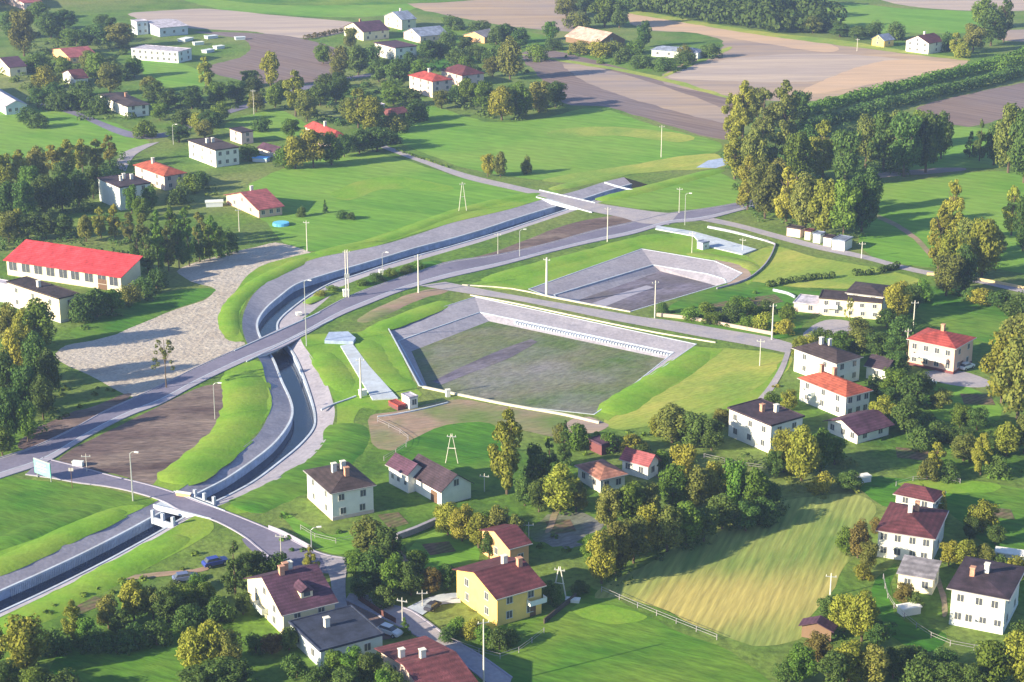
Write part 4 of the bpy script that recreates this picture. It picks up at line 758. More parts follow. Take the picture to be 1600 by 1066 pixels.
small('shed_stack', 1580, 872, (5.6, 2.6, 1.4), W['white'], 'long white covered trailer at the right edge', 'trailer', -20)
def pyl(px, py, label):
    r = empty('garden_pool', G(px, py), label=label, cat='pool'); n = 20
    MB().tube([(0, 0, 0), (0, 0, .9)], 2.6, 2.6, n).build('pool_wall', mat('pool_blue', (.12, .42, .85), rough=.5), r)
    MB().tube([(0, 0, .905), (0, 0, .93)], 2.35, 2.35, n).build('pool_water', mat('pool_water', (.12, .5, .75), rough=.1), r)
pyl(439, 352, 'round bright blue garden pool at the edge of the meadow')
for k, (x, y, s) in enumerate([(395,64,1),(330,72,1),(350,62,1.2),(362,78,1),(345,84,1.1),(310,66,1.5)]):
    small('stacked_pallet_load', x-20, y-2, (5*s, 3*s, 1.5), W['pale' if k % 2 else 'blue'], ['far right pale load','farthest left pale load','pale load in the upper middle','pale load at lower right','pale load nearest the viewer','large blue load by the hall'][k] + ' in the yard of the long white building', 'load', 20 + 9*k)

# ---------------------------------------------------------------- cars
CARP = None
def car_proto(colname, c, label, px, py, rz, sc=1.0, van=False):
    paint = mat('car_paint_' + colname, c, rough=.3, spec=.6)
    r = empty('parked_car', G(px, py), R(rz), label=label, cat='car', group='cars parked by the houses'); r.scale = (sc, sc, sc)
    r.location.z = .13
    prof = [(-2.1,.35),(-2.15,.75),(-1.95,.95),(-1.2,1.02),(1.1,.98),(1.9,.88),(2.12,.7),(2.1,.35)]
    vs_ = []; n = len(prof)
    for y, k in ((-.82, .97), (-.75, 1), (.75, 1), (.82, .97)):
        for x, z in prof: vs_.append((x*k, y, z if abs(y) < .8 else z*.96 + .02))
    fs = [(j*n+i, j*n+(i+1) % n, (j+1)*n+(i+1) % n, (j+1)*n+i) for j in range(3) for i in range(n)] + [tuple(range(n))[::-1], tuple(3*n+i for i in range(n))]
    mobj('body', vs_, fs, paint, r)
    cb = MB().add([(-1.75,-.7,.96),(1.0,-.7,.96),(1.0,.7,.96),(-1.75,.7,.96),(-1.35,-.58,1.42),(.35,-.58,1.42),(.35,.58,1.42),(-1.35,.58,1.42)], [(0,1,5,4),(1,2,6,5),(2,3,7,6),(3,0,4,7)]); cb.build('windows', GL, r)
    MB().box(-1.38, .38, -.6, .6, 1.421, 1.47).build('car_roof', paint, r)
    for x in (-1.3, 1.3):
        for y in (-.8, .8):
            wv = MB().tube([(x, y-.1, .33), (x, y+.1, .33)], .33, .33, 14).build('wheel', mat('tyre', (.03, .03, .03)), r)
            MB().tube([(x, y-.115, .33), (x, y+.115, .33)], .18, .18, 10).build('rim', STL, wv)
    for y in (-.6, .6): MB().box(2.08, 2.15, y-.15, y+.15, .6, .75).build('headlight', FRM, r)
car_proto('blue', (.03, .05, .30), 'bright blue parked car beside the tall dark conifer', 337, 884, 30, 1.15)
car_proto('steel', (.12, .15, .3), 'dull steel blue car parked left of the bright blue car', 290, 908, 20, 1.1)
car_proto('silver', (.6, .62, .7), 'silver car parked above the wide maroon roof', 609, 992, -35, 1.1)
car_proto('white', (.7, .72, .75), 'white car parked at the end of the pink house', 1510, 577, 40, 1.1)
car_proto('pearl', (.6, .68, .72), 'pearly car parked below the pink house lawn edge', 1449, 602, 20, 1.0)
car_proto('black', (.04, .04, .06), 'black car on the drive of the yellow house', 676, 952, 60, .9)

# ---------------------------------------------------------------- trees
def crown_mesh(name, kind, seed, n_leaf):
    r = random.Random(seed); vs_ = []; fs = []
    clumps = []
    if kind == 'round':
        for i in range(34):
            th = r.uniform(0, 6.283); z = r.uniform(-.9, 1) ; q = math.sqrt(max(0, 1-z*z)); k = r.uniform(.55, .84)
            clumps.append((q*math.cos(th)*k*.40, q*math.sin(th)*k*.40,   .53 + z*k*.47, r.uniform(.10, .17)))
        clumps += [(r.uniform(-.12,.12), r.uniform(-.12,.12), r.uniform(.2,.8), .17) for _ in range(8)]
        asp = 1.0
    elif kind == 'tall':
        for i in range(34):
            z = r.uniform(.14, .94); w_ = .42 * math.sin(min(1, (1-z)/.55) * 1.57) * min(1, .5 + z) ; th = r.uniform(0, 6.283); k = r.uniform(.4, .8)
            clumps.append((w_*k*math.cos(th), w_*k*math.sin(th), z, r.uniform(.09, .15) * (1 if z < .8 else .7)))
    elif kind == 'cone':
        for i in range(46):
            z = r.uniform(.08, .97); w_ = .46 * (1-z)**.85 + .03; th = r.uniform(0, 6.283); k = r.uniform(.4, .9)
            clumps.append((w_*k*math.cos(th), w_*k*math.sin(th), z, .05 + .09*(1-z)))
    elif kind == 'bush':
        for i in range(22):
            th = r.uniform(0, 6.283); z = r.uniform(0, 1); q = math.sqrt(1-z*z); k = r.uniform(.4, .85)
            clumps.append((q*math.cos(th)*k*.42, q*math.sin(th)*k*.42, .12 + z*k*.80, r.uniform(.12, .2)))
    elif kind == 'sparse':
        for i in range(20):
            z = r.uniform(.3, .95); w_ = .38 * math.sin(min(1, (1-z)/.6) * 1.57); th = r.uniform(0, 6.283)
            clumps.append((w_*math.cos(th), w_*math.sin(th), z, r.uniform(.05, .09)))
    tot = sum(c[3]**2 for c in clumps)
    hz = {'round': .85, 'tall': .62, 'cone': .6, 'bush': 1.3, 'sparse': .5}[kind]   # clump flattening for the usual aspect
    for cx, cy, cz, cr in clumps:
        k = max(8, int(n_leaf * cr * cr / tot))
        for _ in range(k):
            d = Vector((r.gauss(0, 1), r.gauss(0, 1), r.gauss(0.15, 1))).normalized(); rr = cr * r.uniform(.72, 1.12)
            p = Vector((cx + d.x*rr, cy + d.y*rr, max(0.01, cz + d.z*rr*hz)))
            nrm = (d + Vector((r.uniform(-.7, .7), r.uniform(-.7, .7), r.uniform(-.5, .7)))).normalized()
            a = nrm.orthogonal().normalized(); b = nrm.cross(a); an = r.uniform(0, 6.28); s = r.uniform(.016, .036)
            a, b = (a*math.cos(an) + b*math.sin(an)) * s, (b*math.cos(an) - a*math.sin(an)) * s * r.uniform(.6, 1)
            b = Vector((b.x, b.y, b.z*hz)); a = Vector((a.x, a.y, a.z*hz))
            n = len(vs_); vs_ += [p-a-b*.5, p+a*.3-b, p+a+b*.4, p-a*.2+b]; fs.append((n, n+1, n+2, n+3))
    me = bpy.data.meshes.new(name); me.from_pydata([tuple(v) for v in vs_], [], fs); me.materials.append(LEAF['m']); return me
def trunk_mesh(name, kind, seed):
    r = random.Random(seed); b = MB(); t = {'round': .62, 'tall': .85, 'cone': .92, 'bush': .4, 'sparse': .85}[kind]
    b.tube([(0,0,-.02),(.01,0,t*.3),(-.01,.01,t*.65),(0,0,t)], .035 if kind != 'sparse' else .022, .008, 7)
    if kind != 'cone':
        for i in range(6):
            z = r.uniform(.22, .6) * t/.8; th = i*1.05 + r.uniform(-.3, .3); l = .26 if kind == 'round' else .2
            b.tube([(0,0,z),(l*.5*math.cos(th), l*.5*math.sin(th), z+.12),(l*math.cos(th), l*math.sin(th), z+.22)], .014, .004, 5)
    me = bpy.data.meshes.new(name); me.from_pydata(b.v, [], b.f); me.materials.append(BARK); return me
PROTO = {}
for kd, ns, nl in (('round', 7, 5200), ('tall', 5, 4400), ('cone', 3, 3400), ('bush', 4, 2400), ('sparse', 1, 800)):
    PROTO[kd] = [(crown_mesh('crown_' + kd, kd, 100*i + len(kd), nl), trunk_mesh('trunk_' + kd, kd, i)) for i in range(ns)]
ORD = 'first second third fourth fifth sixth seventh eighth ninth tenth eleventh twelfth thirteenth fourteenth fifteenth sixteenth seventeenth eighteenth nineteenth twentieth'.split()
CN = {'m': 'mid green', 'd': 'dark green', 'y': 'golden green', 'o': 'olive green', 'r': 'rust brown'}
KN = {'round': ('leafy_tree', 'tree', 'tree'), 'tall': ('poplar_tree', 'tree', 'tall tree'), 'cone': ('conifer_tree', 'conifer', 'conifer'), 'bush': ('garden_bush', 'bush', 'bush'), 'sparse': ('young_tree', 'tree', 'thin tree')}
KC = {'R': 'round', 'T': 'tall', 'C': 'cone', 'B': 'bush', 'S': 'sparse'}
ntree = [0]
def grove(place, items):
    """items: x, y of the foot, width, height in photo pixels, kind+colour code"""
    items = sorted(items, key=lambda i: i[0]); n = len(items)
    for idx, (x, y, wpx, hpx, code) in enumerate(items):
        kd = KC[code[0]]; c = code[1]; r = random.Random(x*31 + y)
        w_ = wpx / hs(y) * ((1.17 if y > 400 else 1.08) if kd != 'bush' else 1.4); h_ = hpx / vs(y) * (1.04 if kd != 'bush' else 1.3)
        nm, cat, word = KN[kd]
        if n == 1: lab = '%s %s %s' % (CN[c], word, place)
        elif idx == 0: lab = '%s %s, leftmost %s' % (CN[c], word, place)
        elif idx == n-1: lab = '%s %s, rightmost %s' % (CN[c], word, place)
        else: lab = '%s %s, %s from left %s' % (CN[c], word, ORD[idx], place)
        root = empty(nm, G(x, y), r.uniform(0, 6.283), label=lab, cat=cat, group=place if n > 1 else None)
        root.scale = (w_, w_ * r.uniform(.92, 1.08), h_)
        cm, tm = PROTO[kd][r.randrange(len(PROTO[kd]))]
        o = bpy.data.objects.new('crown', cm); link(o, root); o.material_slots[0].link = 'OBJECT'; o.material_slots[0].material = LEAF[c]
        link(bpy.data.objects.new('trunk', tm), root); ntree[0] += 1

grove('in the top left corner gardens', [(38,88,52,76,'Ro'),(188,74,55,38,'Ro'),(20,60,40,40,'Rd'),(80,60,50,40,'Rd'),(120,70,40,24,'Bm'),(150,66,44,26,'Bd'),(100,45,50,30,'Rd'),(165,50,40,26,'Rd'),(60,30,40,26,'Rm')])
grove('around the little white gabled house', [(70,138,38,30,'By'),(152,125,44,42,'Rm'),(172,148,50,48,'Ro'),(130,150,30,22,'Bd'),(60,112,40,24,'Bm'),(185,125,36,24,'Bd'),(85,152,30,20,'Bd')])
grove('in the garden row above the left meadow', [(60,168,42,30,'Rd'),(95,172,40,30,'Bd'),(128,172,40,30,'Bd'),(155,178,30,26,'Bd'),(45,190,30,20,'Bd'),(240,160,44,32,'Rd'),(262,170,40,30,'Rd')])
grove('in the gardens left of the ploughed field', [(322,142,30,52,'Ty'),(300,170,44,34,'Rd'),(340,165,44,36,'Rm'),(370,160,44,34,'Rd'),(395,150,36,30,'Rd'),(308,198,26,20,'By'),(280,222,44,26,'Rd'),(330,200,40,26,'Rd'),(390,135,36,26,'Rd'),(285,195,34,22,'Bd')])
grove('along the lower edge of the ploughed field', [(423,136,36,54,'Ry'),(462,182,46,70,'Ty'),(480,190,36,46,'Ro'),(440,155,34,30,'Rd'),(510,138,34,20,'Bd'),(500,165,36,34,'Rd'),(525,160,34,36,'Rd')])
grove('below the top group of houses', [(548,78,28,36,'Ro'),(560,118,42,48,'Rd'),(592,128,40,34,'Rd'),(620,138,44,44,'Rd'),(580,95,34,24,'Bd'),(640,112,28,30,'Rd'),(535,105,30,30,'Bo'),(670,92,38,30,'Rd'),(690,88,34,24,'Bd'),(612,112,30,22,'Bd')])
grove('right of the top group of houses', [(727,82,32,26,'Rd'),(708,46,34,20,'Bd'),(797,124,48,62,'Ro'),(790,68,40,30,'Rd'),(745,92,30,20,'Bd'),(770,98,36,26,'Bd'),(812,75,34,30,'Rd'),(775,70,24,26,'Bd'),(750,50,36,16,'Bd'),(715,100,34,22,'Bd')])
grove('by the glowing red hipped roof', [(560,200,52,64,'Ty'),(580,208,46,56,'Ry'),(545,190,40,38,'Ro'),(620,206,36,26,'Bo'),(652,188,36,28,'Bd'),(590,236,48,38,'Rd'),(562,240,40,36,'Rd'),(610,225,36,24,'Bd'),(615,165,40,30,'Rm'),(645,165,36,26,'Rd'),(530,150,34,36,'Rd')])
grove('in front of the glowing red hipped roof', [(462,264,44,50,'Ry'),(490,262,52,60,'Ry'),(518,258,44,50,'Rm'),(444,262,30,30,'Bm'),(538,245,30,34,'Rd')])
grove('in the copse right of the glowing red roofs', [(732,166,34,42,'Rm'),(756,176,42,48,'Rm'),(784,188,46,54,'Ry'),(812,184,46,54,'Rm'),(842,176,46,48,'Ro'),(868,168,40,42,'Rd'),(800,168,40,36,'Rd'),(850,160,36,30,'Rd'),(712,158,30,26,'Bd')])
grove('alone in the bright meadow near the crossing road', [(762,276,26,36,'Ry'),(782,277,26,38,'Ro'),(824,272,16,24,'Bo')])
grove('on the bright meadow right of the blue pool', [(508,333,12,20,'Cd'),(535,342,18,14,'Bd'),(548,343,14,10,'Bd'),(470,338,16,14,'Bd')])
grove('behind the tan barn', [(885,28,46,38,'Ro'),(915,22,42,30,'Rd'),(945,42,54,52,'Rm'),(968,44,36,40,'Rd'),(900,45,36,24,'Bo')])
grove('in the far garden island', [(905,84,32,18,'Bo'),(935,88,36,22,'By'),(962,84,30,18,'Bo'),(990,84,32,20,'Bm'),(1006,74,28,40,'Rd'),(1000,106,32,18,'Bd'),(1040,110,32,18,'Bd'),(1070,100,30,18,'Bd'),(1068,92,26,20,'Bo'),(1110,90,28,20,'Bd'),(975,96,30,18,'Bd'),(865,78,28,16,'Bd')])
grove('beside the two far gabled houses', [(1270,52,38,26,'Ro'),(1312,58,40,22,'Rd'),(1340,62,38,22,'Rd'),(1398,62,30,24,'Bd'),(1362,56,30,22,'Bd'),(1480,80,24,26,'Bd'),(1300,50,30,16,'Bd')])
grove('in the top right clump', [(1520,82,44,44,'Ro'),(1548,72,48,60,'Rd'),(1568,66,36,70,'Td'),(1535,45,44,50,'Rm'),(1492,86,26,36,'Ty'),(1505,90,24,22,'By')])
# the big pale grove in the middle right
grove('at the back of the big crossroads grove', [(1142,215,40,70,'Ty'),(1160,222,50,92,'Ty'),(1192,225,56,88,'To'),(1225,225,58,96,'To'),(1250,200,40,60,'Rd'),(1175,190,40,52,'Ro')])
grove('in the middle of the big crossroads grove', [(1148,280,54,80,'Ty'),(1178,290,56,86,'Ro'),(1210,285,56,80,'To'),(1245,290,56,84,'Rm'),(1285,282,54,96,'Ty'),(1320,290,56,90,'Rd'),(1262,260,46,60,'Rd')])
grove('at the front of the big crossroads grove', [(1168,328,50,82,'Ty'),(1195,342,56,88,'Ro'),(1228,350,54,92,'Ty'),(1258,360,54,86,'Ro'),(1288,368,56,84,'Ry'),(1318,374,56,92,'Rm'),(1346,364,56,90,'Rd'),(1360,330,44,66,'Rd'),(1210,320,50,70,'Ro')])
grove('in the dark clump right of the big grove', [(1352,262,56,80,'Ro'),(1380,268,58,92,'Rd'),(1412,276,64,102,'Rd'),(1446,270,58,96,'Rd'),(1470,248,40,70,'Rd'),(1400,235,46,60,'Ro'),(1432,228,46,54,'Rm')])
grove('at the right edge above the pasture', [(1530,252,28,66,'Cd'),(1552,258,40,64,'Rd'),(1575,270,62,104,'Ro'),(1600,286,66,112,'Rd'),(1620,260,60,90,'Rd'),(1515,246,22,40,'Cd')])
grove('in the pale poplar stand on the right', [(1484,380,44,100,'Ty'),(1466,420,44,96,'Ty'),(1486,440,48,76,'Ry'),(1478,462,54,66,'Ro'),(1506,458,40,72,'Rd'),(1534,432,54,88,'Ry'),(1508,400,40,60,'Ro'),(1580,368,42,80,'Ty'),(1598,392,40,84,'Rd'),(1555,404,36,46,'Ro')])
grove('beside the lane bend on the right', [(1532,474,36,20,'By'),(1560,480,40,24,'Bd'),(1590,490,44,34,'Bd'),(1515,470,24,18,'Bd')])
grove('in the garden right of the small basin', [(1036,490,16,16,'Bd'),(1080,500,28,20,'Bm'),(1106,488,28,16,'Bm'),(1112,506,26,16,'Bm'),(1140,500,34,26,'Bd'),(1168,492,28,18,'Bm'),(1190,512,32,24,'By'),(1152,478,26,14,'Bm'),(1200,490,28,20,'Bd'),(1230,500,26,20,'Bm'),(1225,522,28,20,'By'),(1170,512,26,16,'Bm')])
grove('around the long cream house', [(1326,522,18,64,'Sy'),(1400,502,46,60,'Ry'),(1424,488,32,44,'Rd'),(1385,512,34,30,'Rd'),(1345,520,34,24,'Bo'),(1440,470,30,30,'Bm'),(1410,525,40,26,'Bd'),(1262,548,30,26,'By')])
grove('between the long cream house and the brown roof', [(1248,565,26,38,'Ry'),(1310,552,48,32,'Rm'),(1338,550,46,34,'Ro'),(1370,556,46,36,'Rd'),(1398,562,40,36,'Rd'),(1400,590,50,40,'Rd'),(1352,536,30,22,'Bd'),(1285,540,36,24,'Bd')])
grove('right of the orange-red roof', [(1395,622,50,46,'Rm'),(1425,640,46,56,'Rd'),(1376,665,46,44,'Ry'),(1414,674,48,50,'Rd'),(1440,612,30,28,'Bd'),(1385,640,40,34,'Rd'),(1370,612,34,22,'Bd')])
grove('on the lawns at the right', [(1470,638,40,30,'Ro'),(1500,668,40,34,'Rm'),(1526,672,40,36,'Rd'),(1505,720,44,40,'Ro'),(1532,742,36,64,'Ty'),(1462,738,32,48,'Ty'),(1448,750,30,30,'Bo'),(1480,750,34,22,'Bd'),(1555,700,36,30,'Rd'),(1440,700,40,30,'Bd'),(1500,690,44,24,'Bd'),(1470,690,40,26,'Bd')])
grove('at the far right edge by the willow', [(1565,630,70,104,'Ry'),(1590,655,76,120,'Ro'),(1572,712,46,50,'Ry'),(1600,708,50,56,'Ro'),(1590,560,60,70,'Ro'),(1560,745,34,28,'Bd')])
grove('in front of the leftmost flat roofed house', [(1224,738,48,66,'Ry'),(1252,752,56,84,'Ry'),(1282,738,46,66,'Rm'),(1304,726,40,44,'Rm'),(1232,642,30,32,'Ry'),(1208,636,26,24,'Bm'),(1280,768,34,28,'By'),(1325,765,40,28,'Rd'),(1210,745,36,40,'Rd')])
grove('left of the leftmost flat roofed house', [(1050,692,60,56,'Ro'),(1085,700,54,52,'Rd'),(1112,704,44,48,'Rd'),(1032,732,30,28,'Rm'),(1128,670,34,30,'Ro'),(1030,680,30,30,'By')])
grove('in the tree belt right of the cottage', [(1065,768,48,76,'Ry'),(1050,800,50,72,'Rm'),(1088,800,48,70,'Ro'),(1115,790,50,66,'Ry'),(1146,796,52,74,'Rm'),(1178,800,48,66,'Rm'),(1200,792,40,40,'Rd'),(1128,826,52,52,'Rd'),(1165,830,46,46,'Rd'),(1195,818,40,34,'Bd')])
grove('in the tree belt left of the hay field', [(940,912,52,78,'Ry'),(962,896,54,78,'Ro'),(990,880,52,72,'Ro'),(1012,862,52,74,'Ry'),(1042,862,54,72,'Ro'),(1072,852,50,66,'Rm'),(1100,846,48,54,'Rd'),(950,826,46,62,'Ro'),(984,822,50,66,'Rm'),(1012,816,44,58,'Ro'),(925,880,40,44,'Rm')])
grove('around the dark maroon shed', [(882,728,30,68,'Cd'),(858,752,36,66,'Cd'),(836,766,42,70,'Rd'),(868,770,34,46,'Rd'),(950,704,36,24,'Bm'),(990,704,40,22,'By'),(905,700,34,34,'Bm'),(1000,716,30,22,'Bd'),(878,690,24,26,'Bo')])
grove('standing golden right of the barn lawn', [(792,772,68,128,'Ty')])
grove('left of the orange bungalow', [(874,802,62,70,'Ry'),(900,800,40,46,'Ro'),(842,800,40,50,'Rd'),(820,790,36,44,'Rd')])
grove('in the golden thicket above the yellow house', [(700,836,48,50,'Ry'),(722,846,44,54,'Ry'),(748,856,46,54,'Ry'),(778,852,46,58,'Ro'),(804,852,38,46,'Ro'),(764,872,34,40,'Rd'),(690,820,24,28,'By')])
grove('in the dark orchard above the street', [(578,870,56,58,'Ro'),(604,878,48,52,'Rd'),(558,908,36,46,'Rm'),(584,918,48,56,'Rd'),(614,926,50,56,'Rm'),(642,930,46,50,'Rd'),(566,936,36,38,'Rd'),(650,900,40,40,'Rm'),(672,928,38,40,'Rr'),(698,922,36,40,'Rd'),(550,890,30,30,'Rm'),(600,945,36,26,'Bd')])
grove('around the cream house with the purple roof', [(486,896,30,44,'Cy'),(430,890,38,26,'Bd'),(404,892,36,28,'Bd'),(368,930,46,84,'Cd'),(385,900,30,36,'Rd'),(452,1016,36,34,'Rd'),(425,1022,36,30,'Rr'),(400,1020,30,28,'Bd'),(380,960,30,34,'Rd')])
grove('in front of the dark blue garage roof', [(464,1058,38,34,'Bd'),(524,1064,44,46,'Rm'),(550,1066,46,52,'Rm'),(580,1072,48,52,'Rd'),(540,1090,50,44,'Rd'),(606,1084,36,40,'Bd'),(620,1104,44,48,'Rd'),(600,1100,44,50,'Rm'),(500,1080,40,34,'Bd')])
grove('around the yellow house front', [(712,988,28,24,'Bm'),(736,994,30,26,'By'),(760,1004,30,26,'Bm'),(780,1014,30,28,'Bd'),(800,1006,26,22,'Bd'),(632,992,20,26,'Cm'),(700,1000,26,18,'Bd'),(862,942,30,30,'Bd'),(905,928,26,18,'Bd')])
grove('along the bottom left thicket', [(42,1052,74,84,'Ry'),(115,1002,36,62,'Ty'),(135,1006,40,40,'Rm'),(170,982,40,52,'Ro'),(210,970,48,60,'Ry'),(240,968,40,50,'Ro'),(264,972,50,50,'Rd'),(150,1018,44,30,'Bd'),(200,1012,46,34,'Bd'),(245,1008,44,34,'Bd'),(88,1020,44,30,'Bd'),(188,990,40,34,'Rd')])
grove('between the thicket and the tall dark conifer', [(290,956,42,42,'Rm'),(322,950,38,38,'Rm'),(296,980,44,30,'Bd'),(340,972,44,34,'Bd'),(310,920,30,20,'Bm'),(275,935,30,24,'Bd')])
grove('in the golden bottom clump', [(302,1048,48,60,'Ry'),(332,1042,50,74,'Ry'),(360,1044,46,58,'Ro'),(345,1072,60,40,'Rd'),(310,1078,60,36,'Rd'),(375,1070,40,36,'Rd')])
grove('along the bottom left edge', [(10,1080,50,44,'Rd'),(60,1090,60,44,'Rm'),(100,1092,50,36,'Bd'),(-10,1040,50,60,'Ro')])
grove('beside the white double house', [(1340,872,40,56,'Rr'),(1322,868,34,44,'Rm'),(1356,890,34,44,'Ro'),(1368,830,20,18,'Br'),(1445,792,28,30,'Bo'),(1472,808,22,40,'Cy'),(1535,832,50,48,'Ry'),(1515,842,30,34,'Rd'),(1350,905,26,22,'By'),(1555,850,30,28,'Rd')])
grove('between the double house and tall white house', [(1482,884,36,38,'Ry'),(1506,888,42,42,'Ry'),(1535,886,38,36,'Ro'),(1586,898,40,24,'By'),(1560,892,30,22,'Bd'),(1412,944,36,32,'Rr'),(1430,950,26,22,'Bd')])
grove('in the thick trees below the hay field', [(1318,988,52,58,'Ry'),(1346,1002,58,72,'Ry'),(1290,974,32,42,'Rd'),(1370,1010,40,40,'Rd'),(1278,1034,46,42,'Rr'),(1250,1068,56,56,'Rm'),(1226,1070,40,36,'Rd'),(1326,1066,60,60,'Ry'),(1362,1070,58,60,'Ro'),(1300,1080,50,60,'Rd'),(1395,1060,44,46,'Rd')])
grove('at the bottom right edge', [(1548,1078,66,76,'Rm'),(1590,1076,66,86,'Ry'),(1520,1088,44,50,'Rd'),(1440,1072,56,40,'Bd'),(1482,1080,54,44,'Rd'),(1600,1010,40,36,'Bd'),(1430,1040,50,26,'Bd'),(1475,1045,44,26,'Bd')])
# left side
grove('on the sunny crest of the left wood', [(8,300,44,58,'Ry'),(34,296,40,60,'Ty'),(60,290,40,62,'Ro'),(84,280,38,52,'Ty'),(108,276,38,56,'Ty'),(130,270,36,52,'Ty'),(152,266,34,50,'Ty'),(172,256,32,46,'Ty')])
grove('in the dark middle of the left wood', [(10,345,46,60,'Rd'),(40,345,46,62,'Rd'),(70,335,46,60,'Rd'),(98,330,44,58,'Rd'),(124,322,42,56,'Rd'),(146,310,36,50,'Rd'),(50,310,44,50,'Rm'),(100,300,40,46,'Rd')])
grove('at the foot of the left wood', [(14,378,44,50,'Ro'),(44,376,44,44,'Rd'),(72,374,40,40,'Rd'),(100,372,40,36,'Rd'),(30,365,30,40,'Ty')])
grove('in front of the tall white flat roofed house', [(206,334,28,44,'Rm'),(236,330,28,40,'Rd'),(222,345,30,36,'Rm'),(300,300,34,26,'Bm'),(278,318,34,28,'Bd'),(312,290,28,20,'Bd')])
grove('in the back row of the young tree belt', [(135,378,30,42,'Ro'),(158,372,28,50,'Ty'),(180,372,28,54,'Ty'),(202,378,28,48,'To'),(224,382,28,50,'To'),(246,380,28,54,'Tm'),(268,380,28,56,'Tm'),(290,380,28,56,'Tm'),(312,382,28,52,'To'),(332,386,26,48,'Tm')])
grove('in the front row of the young tree belt', [(232,432,30,66,'Td'),(248,428,28,70,'Tm'),(264,424,28,72,'To'),(280,420,28,68,'Td'),(296,416,28,66,'Tm'),(312,410,26,62,'Td'),(328,406,26,56,'Tm'),(345,402,26,48,'Tm'),(216,410,28,50,'Td'),(360,396,22,34,'Bd')])
grove('beside the cream block with brown roof', [(130,502,34,36,'Bd'),(152,496,42,44,'Rd'),(176,488,40,36,'Rm'),(204,474,32,26,'Bo'),(225,462,30,26,'Bd'),(62,548,62,76,'Rm'),(40,552,40,66,'Ry'),(16,548,44,72,'Ro'),(245,450,30,26,'Bd')])
grove('in the dark stand at the left edge', [(28,600,48,84,'Ry'),(58,608,46,90,'Rd'),(78,624,40,80,'Rd'),(12,640,44,90,'Rd'),(40,652,46,84,'Rd'),(68,656,40,70,'Rd'),(14,690,44,80,'Rd'),(44,690,38,60,'Rm'),(4,712,40,44,'Rm')])
grove('on the gravel yard beside the main road', [(260,606,40,84,'So')])
grove('on the shrubby bank by the main road', [(568,446,20,10,'Bm'),(590,440,22,12,'Bd'),(612,432,20,11,'Bm'),(634,426,22,11,'Bd'),(654,419,20,10,'Bm'),(500,462,18,8,'By'),(520,455,18,8,'Bm')])

grove('between the far left village houses', [(60,200,30,20,'Bd'),(100,118,34,28,'Rm'),(140,110,34,30,'Ro'),(210,120,34,30,'Rm'),(235,150,36,30,'Ro'),(250,188,36,28,'Rm'),(320,215,34,26,'Ro'),(345,190,36,30,'Rm'),(400,175,34,30,'Ro'),(430,168,34,34,'Rm'),(455,215,34,30,'Rm'),(390,250,30,22,'Bm'),(410,205,30,22,'Bd'),(225,215,34,24,'Bm')])
grove('in the upper village centre', [(505,100,30,30,'Rm'),(530,125,32,36,'Ro'),(655,130,34,36,'Rm'),(690,170,30,30,'Ro'),(730,115,32,28,'Rm'),(770,120,34,32,'Ro'),(610,155,34,30,'Rm'),(840,95,30,24,'Bm'),(860,62,30,28,'Rm'),(700,70,26,20,'Bd')])

def hedge(px, wd, hh, code, label, name='hedge', cat='hedge', dens=26, stuff=False, leaf=.32):
    r = random.Random(int(px[0][0])); P = lineG(px, 6); P = resample(P, max(8, int(sum((b-a).length for a, b in zip(P, P[1:])) / 1.6))); c = P[0].copy(); vs_ = []; fs = []
    for p in P:
        cr = hh * r.uniform(.42, .62); cz = hh * r.uniform(.4, .62); ox, oy = r.uniform(-.4, .4)*wd, r.uniform(-.4, .4)*wd
        for _ in range(dens):
            d = Vector((r.gauss(0, 1), r.gauss(0, 1), r.gauss(.2, 1))).normalized(); q = Vector((p.x-c.x+ox + d.x*wd*.6, p.y-c.y+oy + d.y*wd*.6, max(.05, cz + d.z*cr)))
            nrm = (d + Vector((r.uniform(-.7, .7), r.uniform(-.7, .7), r.uniform(-.3, .8)))).normalized(); a = nrm.orthogonal().normalized(); b = nrm.cross(a); an = r.uniform(0, 6.28); s = leaf * r.uniform(.7, 1.3)
            a, b = (a*math.cos(an) + b*math.sin(an))*s, (b*math.cos(an) - a*math.sin(an))*s*.8
            n = len(vs_); vs_ += [q-a-b*.5, q+a*.3-b, q+a+b*.4, q-a*.2+b]; fs.append((n, n+1, n+2, n+3))
    o = mobj(name, vs_, fs, LEAF[code]); o.location = c; return tag(o, label, cat, kind='stuff' if stuff else None)
hedge([(1203,448),(1240,441),(1270,438),(1297,434)], 1.6, 1.8, 'd', 'dark clipped hedge above the garden of the small basin', dens=60)
hedge([(1338,431),(1370,428),(1402,419)], 1.6, 1.8, 'd', 'short dark hedge right of the other hedge, by the lane', dens=60)
hedge([(1250,186),(1320,164),(1400,144),(1500,120),(1560,104),(1640,78)], 3.4, 4.8, 'm', 'long far hedgerow along the stubble field', dens=60, leaf=.5)
hedge([(1250,212),(1330,186),(1420,162),(1510,142),(1600,118),(1660,104)], 3.4, 4.8, 'd', 'near hedgerow running parallel above the violet field', dens=60, leaf=.5)
hedge([(1560,115),(1600,105),(1640,98)], 5, 7, 'm', 'bright bushy end of the hedgerows at the right edge', dens=60, leaf=.5)
hedge([(478,62),(505,56),(535,50)], 1.8, 2.2, 'r', 'brown hedge at the corner of the pale stubble field', dens=50)
hedge([(620,236),(700,262)], .8, .8, 'm', 'low weeds along the crossing road', name='roadside_weeds', cat='weeds', dens=12, stuff=True)
